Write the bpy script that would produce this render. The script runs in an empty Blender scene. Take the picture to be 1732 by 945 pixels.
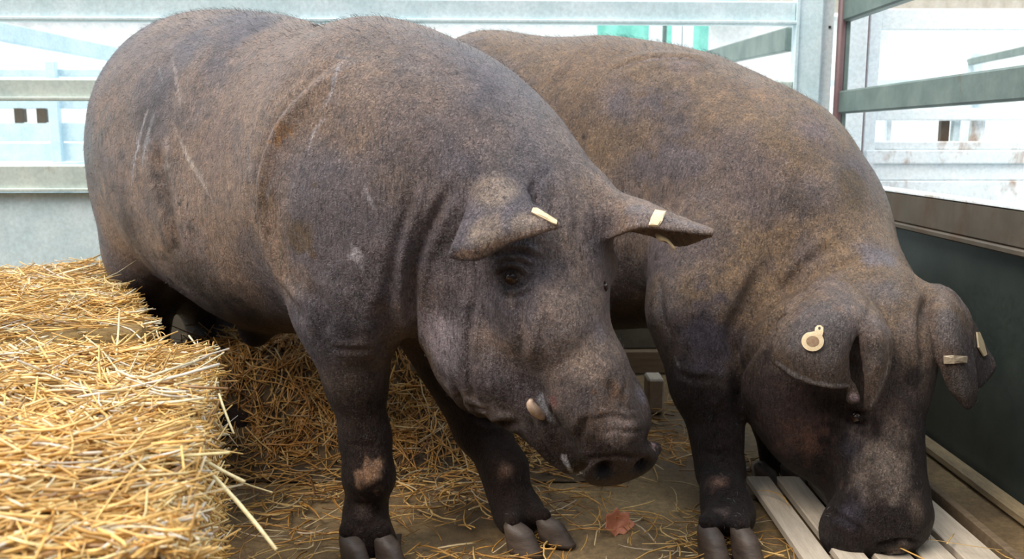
import bpy, math, random, sys
import numpy as np
from mathutils import Vector
from mathutils.bvhtree import BVHTree

# ------------------------------------------------------------------ camera, light, exposure
VOX = 0.004
F_PX = 1550.0; CX, CY = 866.0, 472.5
PITCH = math.radians(8.8); CAM = np.array([0.0, 0.0, 0.74])
scene = bpy.context.scene
COL = scene.collection
cam_d = bpy.data.cameras.new('camera'); cam = bpy.data.objects.new('camera', cam_d); COL.objects.link(cam)
cam.location = CAM; cam.rotation_euler = (math.pi/2 - PITCH, 0, 0)
cam_d.sensor_width = 36.0; cam_d.lens = 36.0*F_PX/1732.0; cam_d.clip_start = 0.02
cam_d.dof.use_dof = True; cam_d.dof.focus_distance = 1.55; cam_d.dof.aperture_fstop = 7.0
scene.camera = cam
scene.view_settings.view_transform = 'Standard'; scene.view_settings.look = 'None'
scene.view_settings.gamma = 1.0; scene.view_settings.use_curve_mapping = False
scene.view_settings.exposure = 0.72

world = bpy.data.worlds.new('world'); scene.world = world; world.use_nodes = True
wn = world.node_tree.nodes; wl = world.node_tree.links; wn.clear()
wo = wn.new('ShaderNodeOutputWorld'); wb = wn.new('ShaderNodeBackground'); wt = wn.new('ShaderNodeTexCoord')
ws = wn.new('ShaderNodeSeparateXYZ'); wr = wn.new('ShaderNodeValToRGB'); wm = wn.new('ShaderNodeMapRange')
wl.new(wt.outputs['Generated'], ws.inputs[0])
wa = wn.new('ShaderNodeMath'); wa.operation = 'MULTIPLY_ADD'; wl.new(ws.outputs['Y'], wa.inputs[0]); wa.inputs[1].default_value = 0.42; wl.new(ws.outputs['Z'], wa.inputs[2])
wl.new(wa.outputs[0], wm.inputs['Value'])
wm.inputs['From Min'].default_value = -0.4; wm.inputs['From Max'].default_value = 1.0
wl.new(wm.outputs[0], wr.inputs[0]); wl.new(wr.outputs[0], wb.inputs[0]); wl.new(wb.outputs[0], wo.inputs[0])
cr = wr.color_ramp
cr.elements[0].position = 0.12; cr.elements[0].color = (0.05, 0.05, 0.055, 1)
cr.elements[1].position = 1.0; cr.elements[1].color = (0.80, 0.90, 1.0, 1)
e = cr.elements.new(0.34); e.color = (0.13, 0.135, 0.15, 1)
e = cr.elements.new(0.50); e.color = (0.80, 0.88, 0.95, 1)
e = cr.elements.new(0.62); e.color = (0.95, 0.98, 1.0, 1)
wb.inputs[1].default_value = 1.3
def light(name, kind, loc, aim, energy, color, **kw):
    d = bpy.data.lights.new(name, kind); o = bpy.data.objects.new(name, d); COL.objects.link(o)
    o.location = loc; v = Vector(aim) - Vector(loc); o.rotation_euler = v.to_track_quat('-Z', 'Y').to_euler()
    d.energy = energy; d.color = color
    for k, x in kw.items(): setattr(d, k, x)
    return o
light('sun', 'SUN', (-3.4, -0.6, 4.6), (-0.3, 1.6, 0.2), 2.0, (1.0, 0.92, 0.80), angle=math.radians(30))

# ------------------------------------------------------------------ geometry helpers
R3 = np.array([1.0, 0, 0]); FW = np.array([0, math.cos(PITCH), -math.sin(PITCH)]); UP = np.array([0, math.sin(PITCH), math.cos(PITCH)])
def ray(px, py):
    return R3*((px-CX)/F_PX) - UP*((py-CY)/F_PX) + FW
def P(px, py, Y):
    d = ray(px, py); return CAM + d*(Y/d[1])
def FL(px, py, z=0.0):
    d = ray(px, py); return CAM + d*((z-CAM[2])/d[2])
def nz(v):
    v = np.asarray(v, float); return v/np.linalg.norm(v)

def tag(o, label=None, cat=None, group=None, kind=None):
    if label: o['label'] = label
    if cat: o['category'] = cat
    if group: o['group'] = group
    if kind: o['kind'] = kind
    return o
def empty(name, loc=(0, 0, 0), parent=None):
    o = bpy.data.objects.new(name, None); o.empty_display_size = 0.05; COL.objects.link(o); o.location = Vector(loc)
    if parent: o.parent = parent
    return o
def to_parent(o, parent):
    o.parent = parent
    o.matrix_parent_inverse = parent_world(parent).inverted()
def parent_world(p):
    from mathutils import Matrix
    m = Matrix.LocRotScale(p.location, p.rotation_euler, p.scale)
    if p.parent is not None: m = parent_world(p.parent) @ p.matrix_parent_inverse @ m
    return m
def mesh(name, V, F, mat=None, parent=None, smooth=True, col=None, attr='paint'):
    me = bpy.data.meshes.new(name); V = np.asarray(V, np.float32)
    if isinstance(F, np.ndarray):
        k = F.shape[1]; n = len(F)
        me.vertices.add(len(V)); me.vertices.foreach_set('co', V.ravel())
        me.loops.add(n*k); me.loops.foreach_set('vertex_index', F.astype(np.int32).ravel())
        me.polygons.add(n); me.polygons.foreach_set('loop_start', np.arange(0, n*k, k, dtype=np.int32))
        me.update(calc_edges=True)
    else:
        me.from_pydata([tuple(map(float, v)) for v in V], [], [tuple(map(int, f)) for f in F]); me.update()
    me.polygons.foreach_set('use_smooth', np.full(len(me.polygons), smooth, dtype=bool))
    if col is not None:
        a = me.color_attributes.new(attr, 'FLOAT_COLOR', 'POINT')
        c = np.ones((len(V), 4), np.float32); c[:, :3] = col; a.data.foreach_set('color', c.ravel())
    if mat: me.materials.append(mat)
    o = bpy.data.objects.new(name, me); COL.objects.link(o)
    if parent: to_parent(o, parent)
    return o
class MB:
    """collects simple solids into one mesh"""
    def __init__(s): s.V = []; s.F = []
    def add(s, V, F):
        n = len(s.V); s.V += [tuple(v) for v in V]; s.F += [tuple(i+n for i in f) for f in F]
    def box(s, c, h, ax=None, bev=0.0):
        ax = np.eye(3) if ax is None else np.asarray(ax)
        c = np.asarray(c, float); h = np.asarray(h, float)
        b = min(bev, min(h)*0.9)
        if b <= 0:
            V = [c + ax.T @ (h*np.array([x, y, z])) for x in (-1, 1) for y in (-1, 1) for z in (-1, 1)]
            s.add(V, [(0, 1, 3, 2), (4, 6, 7, 5), (0, 4, 5, 1), (2, 3, 7, 6), (0, 2, 6, 4), (1, 5, 7, 3)]); return
        V = []; idx = {}
        for x in (-1, 1):
            for y in (-1, 1):
                for z in (-1, 1):
                    for k in range(3):
                        q = h*np.array([x, y, z], float)
                        for j in range(3):
                            if j != k: q[j] -= b*(x, y, z)[j]
                        idx[(x, y, z, k)] = len(V); V.append(c + ax.T @ q)
        F = []
        for k in range(3):
            i, j = [(1, 2), (2, 0), (0, 1)][k]
            for sg in (-1, 1):
                f = []
                for a, d in ((-1, -1), (1, -1), (1, 1), (-1, 1)):
                    t = [0, 0, 0]; t[k] = sg; t[i] = a; t[j] = d; f.append(idx[(t[0], t[1], t[2], k)])
                F.append(f if sg > 0 else f[::-1])
            for a in (-1, 1):
                for d in (-1, 1):
                    t1 = [0, 0, 0]; t1[i] = a; t1[j] = d; t1[k] = -1; t2 = list(t1); t2[k] = 1
                    F.append([idx[(*t1, i)], idx[(*t1, j)], idx[(*t2, j)], idx[(*t2, i)]])
        for x in (-1, 1):
            for y in (-1, 1):
                for z in (-1, 1): F.append([idx[(x, y, z, k)] for k in range(3)])
        s.add(V, F)
    def bar(s, a, b, w, h, bev=0.002, up=(0, 0, 1)):
        a = np.asarray(a, float); b = np.asarray(b, float); d = nz(b-a); u = np.asarray(up, float)
        sd = nz(np.cross(d, u)); u = np.cross(sd, d)
        s.box((a+b)/2, (np.linalg.norm(b-a)/2, w/2, h/2), np.array([d, sd, u]), bev)
    def build(s, name, mat=None, parent=None, smooth=False):
        o = mesh(name, s.V, s.F, mat, parent, smooth)
        import bmesh
        bm = bmesh.new(); bm.from_mesh(o.data); bmesh.ops.recalc_face_normals(bm, faces=bm.faces); bm.to_mesh(o.data); bm.free()
        return o

# value noise
_rng = np.random.default_rng(5); _LAT = _rng.random((32, 32, 32)).astype(np.float32)*2-1
def vnoise(p, f):
    q = np.asarray(p, np.float32)*f; i = np.floor(q).astype(int); t = q-i; t = t*t*(3-2*t); i &= 31; j = (i+1) & 31
    g = lambda a, b, c: _LAT[a, b, c]
    x0, y0, z0 = i.T; x1, y1, z1 = j.T; tx, ty, tz = t.T
    c00 = g(x0, y0, z0)*(1-tx)+g(x1, y0, z0)*tx; c10 = g(x0, y1, z0)*(1-tx)+g(x1, y1, z0)*tx
    c01 = g(x0, y0, z1)*(1-tx)+g(x1, y0, z1)*tx; c11 = g(x0, y1, z1)*(1-tx)+g(x1, y1, z1)*tx
    return (c00*(1-ty)+c10*ty)*(1-tz)+(c01*(1-ty)+c11*ty)*tz
def fbm(p, f, o=4, g=0.5):
    p = np.asarray(p); r = 0; a = 1; n = 0
    for k in range(o):
        r = r + a*vnoise(p+k*3.7, f); n += a; a *= g; f *= 2.03
    return r/n

# ------------------------------------------------------------------ signed distance sculpting
class Ell:
    def __init__(s, c, r, ax=None, k=0.05, sub=False):
        s.c = np.asarray(c, np.float32); s.r = np.asarray(r, np.float32) if np.ndim(r) else np.full(3, r, np.float32)
        s.ax = np.eye(3, dtype=np.float32) if ax is None else np.asarray(ax, np.float32); s.k = k; s.sub = sub
    def bbox(s):
        m = np.sqrt(((s.ax*s.r[:, None])**2).sum(0)); return s.c-m, s.c+m
    def d(s, p):
        q = (p-s.c) @ s.ax.T; a = q/s.r; k0 = np.sqrt((a*a).sum(-1)); b = a/s.r; k1 = np.sqrt((b*b).sum(-1))+1e-9
        return np.where(k0 < 1e-3, -s.r.min(), k0*(k0-1)/k1)
class Cone:
    def __init__(s, a, ra, b, rb, k=0.04, sub=False):
        s.a = np.asarray(a, np.float32); s.b = np.asarray(b, np.float32); s.ra = ra; s.rb = rb; s.k = k; s.sub = sub
    def bbox(s):
        return np.minimum(s.a-s.ra, s.b-s.rb), np.maximum(s.a+s.ra, s.b+s.rb)
    def d(s, p):
        ab = s.b-s.a; q = p-s.a; h = np.clip((q @ ab)/(ab @ ab), 0, 1)
        return np.sqrt(((q-h[..., None]*ab)**2).sum(-1)) - (s.ra+(s.rb-s.ra)*h)
class Sheet:
    """thin curved sheet (an ear): distance to a surface patch less a half thickness"""
    def __init__(s, G, th=0.0045, k=0.012, n=28):
        G = np.asarray(G, float); s.k = k; s.sub = False
        S = patch(G, n, n); s.S = S; m, w = S.shape[:2]
        V = [tuple(v) for v in S.reshape(-1, 3)]
        F = [(i*w+j, i*w+j+1, (i+1)*w+j+1, (i+1)*w+j) for i in range(m-1) for j in range(w-1)]
        s.t = BVHTree.FromPolygons(V, F); s.th = th
        s.lo = S.reshape(-1, 3).min(0)-th; s.hi = S.reshape(-1, 3).max(0)+th
    def bbox(s): return s.lo.astype(np.float32), s.hi.astype(np.float32)
    def d(s, p):
        sh = p.shape[:-1]; q = p.reshape(-1, 3).astype(float); out = np.full(len(q), 0.05, np.float32); fn = s.t.find_nearest
        for i, v in enumerate(q.tolist()):
            r = fn(v, 0.03)
            if r[3] is not None: out[i] = r[3]
        return out.reshape(sh)-s.th
def cr_interp(A, n):
    """Catmull-Rom along axis 0 of A -> n samples"""
    A = np.asarray(A, float); m = len(A); A = np.concatenate([2*A[:1]-A[1:2], A, 2*A[-1:]-A[-2:-1]])
    t = np.linspace(0, m-1, n); i = np.minimum(t.astype(int), m-2); u = (t-i).reshape((-1,)+(1,)*(A.ndim-1))
    p0, p1, p2, p3 = A[i], A[i+1], A[i+2], A[i+3]
    return 0.5*((2*p1)+(-p0+p2)*u+(2*p0-5*p1+4*p2-p3)*u**2+(-p0+3*p1-3*p2+p3)*u**3)
def patch(G, n, m):
    A = cr_interp(G, n); return np.swapaxes(cr_interp(np.swapaxes(A, 0, 1), m), 0, 1)
def smin(a, b, k):
    h = np.maximum(k-np.abs(a-b), 0)/k; return np.minimum(a, b)-h*h*k*0.25
def field(prims, lo, shape, vox):
    D = np.full(shape, 0.5, np.float32)
    for p in prims:
        a, b = p.bbox(); m = max(p.k+2*vox+0.012, 0.20 if (b-a).min() > 0.28 else 0.0)
        i0 = np.maximum(np.floor((a-m-lo)/vox).astype(int), 0); i1 = np.minimum(np.ceil((b+m-lo)/vox).astype(int)+1, shape)
        if (i1 <= i0).any(): continue
        g = np.stack(np.meshgrid(*[lo[j]+vox*np.arange(i0[j], i1[j], dtype=np.float32) for j in range(3)], indexing='ij'), -1).astype(np.float32)
        d = p.d(g).astype(np.float32); sl = tuple(slice(i0[j], i1[j]) for j in range(3))
        D[sl] = -smin(-D[sl], d, p.k) if p.sub else smin(D[sl], d, p.k)
    return D
def surface_nets(D, lo, vox):
    s = D < 0; nx, ny, nz_ = D.shape
    c = np.zeros((nx-1, ny-1, nz_-1), np.int8)
    offs = [(i, j, k) for i in (0, 1) for j in (0, 1) for k in (0, 1)]
    for i, j, k in offs: c += s[i:nx-1+i, j:ny-1+j, k:nz_-1+k]
    act = np.argwhere((c > 0) & (c < 8)); idx = np.full(c.shape, -1, np.int32); idx[tuple(act.T)] = np.arange(len(act))
    cv = {o: D[act[:, 0]+o[0], act[:, 1]+o[1], act[:, 2]+o[2]] for o in offs}
    acc = np.zeros((len(act), 3)); cnt = np.zeros(len(act))
    for a in offs:
        for ax in range(3):
            if a[ax] == 1: continue
            b = list(a); b[ax] = 1; b = tuple(b); da, db = cv[a], cv[b]; m = (da < 0) != (db < 0)
            t = np.where(m, da/np.where(m, da-db, 1), 0); q = np.tile(np.array(a, float), (len(act), 1)); q[:, ax] = t
            acc[m] += q[m]; cnt[m] += 1
    V = lo + vox*(act + acc/cnt[:, None])
    Fs = []
    for ax in range(3):
        u, v = (ax+1) % 3, (ax+2) % 3
        sl0 = [slice(None)]*3; sl1 = [slice(None)]*3; sl0[ax] = slice(0, -1); sl1[ax] = slice(1, None)
        a = s[tuple(sl0)]; b = s[tuple(sl1)]; e = np.argwhere(a != b)
        e = e[(e[:, u] > 0) & (e[:, v] > 0)]
        e = e[(e[:, u] < c.shape[u]) & (e[:, v] < c.shape[v])]
        ins = a[tuple(e.T)]
        def cell(du, dv):
            q = e.copy(); q[:, u] -= du; q[:, v] -= dv; return idx[tuple(q.T)]
        f = np.stack([cell(0, 0), cell(1, 0), cell(1, 1), cell(0, 1)], 1); f[~ins] = f[~ins][:, ::-1]; Fs.append(f)
    return V, np.concatenate(Fs)
def laplace(V, F, it=1, lam=0.5):
    V = V.copy(); n = len(V); a = F.ravel(); b = np.roll(F, -1, 1).ravel()
    deg = np.bincount(a, minlength=n)+np.bincount(b, minlength=n)
    for _ in range(it):
        acc = np.stack([np.bincount(a, V[b, j], n)+np.bincount(b, V[a, j], n) for j in range(3)], 1)
        V += lam*(acc/np.maximum(deg, 1)[:, None]-V)
    return V
def vnormals(V, F):
    n = np.cross(V[F[:, 2]]-V[F[:, 0]], V[F[:, 3]]-V[F[:, 1]]); N = np.zeros_like(V)
    for k in range(4):
        for j in range(3): N[:, j] += np.bincount(F[:, k], n[:, j], len(V))
    return N/np.maximum(np.linalg.norm(N, axis=1), 1e-12)[:, None]
def sculpt(prims, vox, smooth=2):
    lo = np.min([p.bbox()[0] for p in prims if not p.sub], 0)-0.03; hi = np.max([p.bbox()[1] for p in prims if not p.sub], 0)+0.03
    lo = lo.astype(np.float32); shape = np.ceil((hi-lo)/vox).astype(int)
    D = field(prims, lo, shape, vox); V, F = surface_nets(D, lo, vox)
    return laplace(V, F, smooth), F

class Skin:
    """brushes on a sculpted surface: creases, ridges and marks laid along lines that are found on the skin"""
    def __init__(s, V, F, vox):
        s.V = V; s.F = F; s.vox = vox; s.N = vnormals(V, F)
        s.t = BVHTree.FromPolygons(V.tolist(), F.tolist()); s.D = np.zeros(len(V)); s.C = None
    def line(s, pts, step=3.0):
        pts = np.asarray(pts, float); L = np.linalg.norm(np.diff(pts, axis=0), axis=1).sum(); n = max(int(L/step), 4)
        S = cr_interp(pts, n) if len(pts) > 2 else np.linspace(pts[0], pts[1], n); out = []; nn = []
        for px, py in S:
            d = Vector(ray(px, py)).normalized(); h = s.t.ray_cast(Vector(CAM), d)
            if h[0] is not None: out.append(h[0][:]); nn.append(h[1][:])
        return np.array(out), np.array(nn)
    def dist(s, pts, w):
        Q, QN = s.line(pts)
        if len(Q) < 2: return np.array([], int), None, None, None
        lo = Q.min(0)-w; hi = Q.max(0)+w; sel = np.where(((s.V > lo) & (s.V < hi)).all(1))[0]
        if not len(sel): return sel, None, None, None
        X = s.V[sel]; best = np.full(len(sel), 9.0); bt = np.zeros(len(sel)); bs = np.zeros(len(sel))
        for i in range(len(Q)-1):
            a = Q[i]; ab = Q[i+1]-a; L2 = ab @ ab
            if L2 > 0.05**2: continue
            h = np.clip(((X-a) @ ab)/max(L2, 1e-12), 0, 1); r = X-a-h[:, None]*ab; dd = np.sqrt((r*r).sum(1)); m = dd < best
            best[m] = dd[m]; bt[m] = (i+h[m])/(len(Q)-1); bs[m] = np.sign(r[m] @ np.cross(QN[i], ab))
        m = best < w
        return sel[m], best[m], bt[m], bs[m]
    def crease(s, pts, w=0.010, depth=0.006, puff=0.003, side=0, taper=0.25):
        sel, d, t, sd = s.dist(pts, w*4.5)
        if not len(sel): return
        e = np.clip(np.minimum(t, 1-t)/taper, 0, 1) if taper > 0 else 1.0; e = e*e*(3-2*e) if taper > 0 else 1.0
        g = -depth*np.exp(-(d/w)**2)
        pf = puff*np.exp(-((d-2.0*w)/(1.3*w))**2)
        if side: pf = pf*np.where(sd*side > 0, 1.6, -0.2)
        s.D[sel] += (g+pf)*e
    def blob(s, px, py, r, h):
        Q, QN = s.line([(px, py), (px+0.5, py)])
        if not len(Q): return
        d = np.linalg.norm(s.V-Q[0], axis=1); m = d < 3*r; s.D[m] += h*np.exp(-(d[m]/r)**2)
    def apply(s):
        s.V = s.V + s.N*s.D[:, None]; s.D[:] = 0; s.N = vnormals(s.V, s.F); s.t = BVHTree.FromPolygons(s.V.tolist(), s.F.tolist())
    def paint(s, pts, w, col, a=1.0, soft=0.5, noisy=0.5, taper=0.1, nf=90):
        """a mark (mud, dust, scratch, painted highlight) with an edge of its own"""
        sel, d, t, sd = s.dist(pts, w*1.6)
        if not len(sel): return
        d = d*(1+noisy*fbm(s.V[sel], nf, 3)*2)
        e = np.clip(np.minimum(t, 1-t)/taper, 0, 1) if taper > 0 else 1.0
        k = np.clip((w*(0.4+0.6*e)-d)/(w*soft), 0, 1)*a; k = (k*k*(3-2*k))[:, None]
        s.C[sel] = s.C[sel]*(1-k)+np.array(col)*k
    def spot(s, px, py, r, col, a=1.0, soft=0.8, noisy=0.6, nf=30, ry=None):
        Q, QN = s.line([(px, py), (px+0.5, py)])
        if not len(Q): return
        X = s.V-Q[0]; X = X*np.array([1, 1, 1 if ry is None else r/ry]); d = np.linalg.norm(X, axis=1); m = d < r*2
        d = d[m]*(1+noisy*fbm(s.V[m], nf, 3)*1.6); k = np.clip((r-d)/(r*soft), 0, 1)*a; k = (k*k*(3-2*k))[:, None]
        s.C[m] = s.C[m]*(1-k)+np.array(col)*k
# ------------------------------------------------------------------ materials
class N:
    def __init__(s, name):
        s.m = bpy.data.materials.new(name); s.m.use_nodes = True; s.t = s.m.node_tree; s.n = s.t.nodes; s.l = s.t.links
        s.b = s.n['Principled BSDF']
    def new(s, k, **kw):
        o = s.n.new('ShaderNode'+k)
        for a, v in kw.items(): setattr(o, a, v)
        return o
    def set(s, node, **kw):
        for k, v in kw.items():
            i = node.inputs[k.replace('_', ' ')]
            if hasattr(v, 'node'): s.l.new(v, i)
            else: i.default_value = v
        return node
    def coord(s, scale=(1, 1, 1), kind='Object'):
        c = s.new('TexCoord'); m = s.new('Mapping'); s.l.new(c.outputs[kind], m.inputs[0]); m.inputs['Scale'].default_value = scale
        return m.outputs[0]
    def noise(s, v, sc, det=4, ro=0.55, dist=0.0):
        n = s.new('TexNoise'); s.set(n, Scale=sc, Detail=det, Roughness=ro, Distortion=dist); s.l.new(v, n.inputs['Vector']); return n.outputs['Fac']
    def ramp(s, f, *st):
        r = s.new('ValToRGB'); s.l.new(f, r.inputs[0]); el = r.color_ramp.elements
        while len(el) < len(st): el.new(0.5)
        for e, (p, c) in zip(el, st): e.position = p; e.color = (*c, 1) if len(c) == 3 else c
        return r.outputs[0]
    def mix(s, f, a, b, mode='MIX'):
        m = s.new('Mix', data_type='RGBA', blend_type=mode)
        for i, v in ((0, f), (6, a), (7, b)):
            if hasattr(v, 'node'): s.l.new(v, m.inputs[i])
            else: m.inputs[i].default_value = v if i == 0 else ((*v, 1) if len(v) == 3 else v)
        return m.outputs[2]
    def math(s, op, a, b=0.0):
        m = s.new('Math', operation=op)
        for i, v in ((0, a), (1, b)):
            if hasattr(v, 'node'): s.l.new(v, m.inputs[i])
            else: m.inputs[i].default_value = v
        return m.outputs[0]
    def bump(s, h, strength=0.5, dist=0.002, prev=None):
        b = s.new('Bump'); s.set(b, Strength=strength, Distance=dist); s.l.new(h, b.inputs['Height'])
        if prev is not None: s.l.new(prev, b.inputs['Normal'])
        return b.outputs[0]
    def out(s, col, rough=0.6, normal=None, **kw):
        s.set(s.b, Base_Color=col if hasattr(col, 'node') else (*col, 1), Roughness=rough, **kw)
        if normal is not None: s.l.new(normal, s.b.inputs['Normal'])
        return s.m
def G3(v): return (v, v, v)

def m_skin():
    s = N('pig_skin'); v = s.coord(); a = s.new('Attribute', attribute_name='paint')
    n1 = s.noise(v, 55, 5, 0.65); n2 = s.noise(v, 320, 3, 0.6); n3 = s.noise(v, 14, 4, 0.6)
    c = s.mix(1.0, a.outputs['Color'], s.ramp(n1, (0.28, (0.62, 0.60, 0.62)), (0.72, (1.36, 1.34, 1.32))), 'MULTIPLY')
    c = s.mix(1.0, c, s.ramp(n2, (0.3, (0.62, 0.62, 0.66)), (0.7, (1.34, 1.32, 1.28))), 'MULTIPLY')
    c = s.mix(1.0, c, s.ramp(n3, (0.3, (0.85, 0.82, 0.82)), (0.7, (1.12, 1.12, 1.14))), 'MULTIPLY')
    hair = s.noise(s.coord((260, 260, 34)), 1.0, 3, 0.7, 0.6)
    c = s.mix(1.0, c, s.ramp(hair, (0.36, (0.50, 0.48, 0.50)), (0.52, (1.12, 1.12, 1.12))), 'MULTIPLY')
    vo = s.new('TexVoronoi', feature='DISTANCE_TO_EDGE'); s.set(vo, Scale=210.0); 
    w = s.noise(v, 40, 3); wv = s.mix(0.12, v, w, 'LINEAR_LIGHT'); s.l.new(wv, vo.inputs['Vector'])
    vo2 = s.new('TexVoronoi', feature='DISTANCE_TO_EDGE'); s.set(vo2, Scale=1.0); s.l.new(s.mix(0.10, s.coord((150, 150, 70)), w, 'LINEAR_LIGHT'), vo2.inputs['Vector'])
    b1 = s.bump(vo.outputs['Distance'], 0.75, 0.0030, s.bump(vo2.outputs['Distance'], 0.65, 0.0040))
    b2 = s.bump(n2, 0.7, 0.0024, b1)
    b3 = s.bump(s.noise(s.coord((90, 90, 26)), 1.0, 4, 0.6, 0.8), 0.40, 0.0035, b2)
    r = s.ramp(n1, (0.2, G3(0.30)), (0.8, G3(0.52)))
    sp = s.ramp(a.outputs['Fac'], (0.02, G3(0.15)), (0.10, G3(0.62)))
    return s.out(c, r, b3, Specular_IOR_Level=sp, Sheen_Weight=0.04, Sheen_Roughness=0.35)
def m_metal(name, c1, c2, rust=0.0, rough=0.5, metallic=0.25, rc=(0.22, 0.11, 0.05)):
    s = N(name); v = s.coord(); n = s.noise(v, 9, 5, 0.6); f = s.noise(v, 90, 4, 0.7)
    c = s.mix(s.ramp(n, (0.3, G3(0)), (0.7, G3(1))), c1, c2)
    c = s.mix(1.0, c, s.ramp(f, (0.3, G3(0.86)), (0.7, G3(1.1))), 'MULTIPLY')
    st = s.noise(s.coord((25, 25, 2.5)), 1.0, 4, 0.6)
    c = s.mix(s.ramp(st, (0.60, G3(0)), (0.85, G3(0.35))), c, tuple(x*0.55 for x in c1))
    if rust > 0:
        rn = s.noise(s.coord((1, 1, 0.55)), 11, 6, 0.68, 0.4)
        c = s.mix(s.ramp(rn, (0.66-0.3*rust, G3(0)), (0.80-0.2*rust, G3(1))), c, rc)
    return s.out(c, s.ramp(f, (0.2, G3(rough-0.08)), (0.8, G3(rough+0.12))), s.bump(f, 0.15, 0.0008), Metallic=metallic)
def m_plain(name, c1, c2, sc=20, rough=0.7, bump=0.3, bd=0.002, stretch=(1, 1, 1), **kw):
    s = N(name); v = s.coord(stretch); n = s.noise(v, sc, 6, 0.62, 0.2); f = s.noise(v, sc*7, 4, 0.65)
    c = s.mix(s.ramp(n, (0.28, G3(0)), (0.72, G3(1))), c1, c2)
    c = s.mix(1.0, c, s.ramp(f, (0.25, G3(0.82)), (0.75, G3(1.15))), 'MULTIPLY')
    h = s.math('ADD', n, s.math('MULTIPLY', f, 0.4))
    return s.out(c, rough, s.bump(h, bump, bd), **kw)
def m_floor():
    s = N('pen_floor'); v = s.coord(); n = s.noise(v, 3.2, 7, 0.62, 0.3); f = s.noise(v, 60, 5, 0.7); g = s.noise(v, 260, 3, 0.6)
    c = s.ramp(n, (0.25, (0.070, 0.042, 0.018)), (0.5, (0.185, 0.118, 0.052)), (0.72, (0.32, 0.22, 0.105)))
    c = s.mix(1.0, c, s.ramp(f, (0.3, G3(0.65)), (0.7, G3(1.25))), 'MULTIPLY')
    c = s.mix(1.0, c, s.ramp(g, (0.3, G3(0.75)), (0.7, G3(1.2))), 'MULTIPLY')
    return s.out(c, s.ramp(n, (0.2, G3(0.5)), (0.6, G3(0.85))), s.bump(s.math('ADD', f, s.math('MULTIPLY', g, 0.5)), 0.5, 0.004))
def m_straw(name='straw'):
    s = N(name); a = s.new('Attribute', attribute_name='paint'); v = s.coord(); f = s.noise(v, 130, 3, 0.6)
    c = s.mix(1.0, a.outputs['Color'], s.ramp(f, (0.3, (0.78, 0.76, 0.72)), (0.7, (1.15, 1.15, 1.15))), 'MULTIPLY')
    return s.out(c, 0.42, s.bump(f, 0.3, 0.0006), Specular_IOR_Level=0.55)
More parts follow.
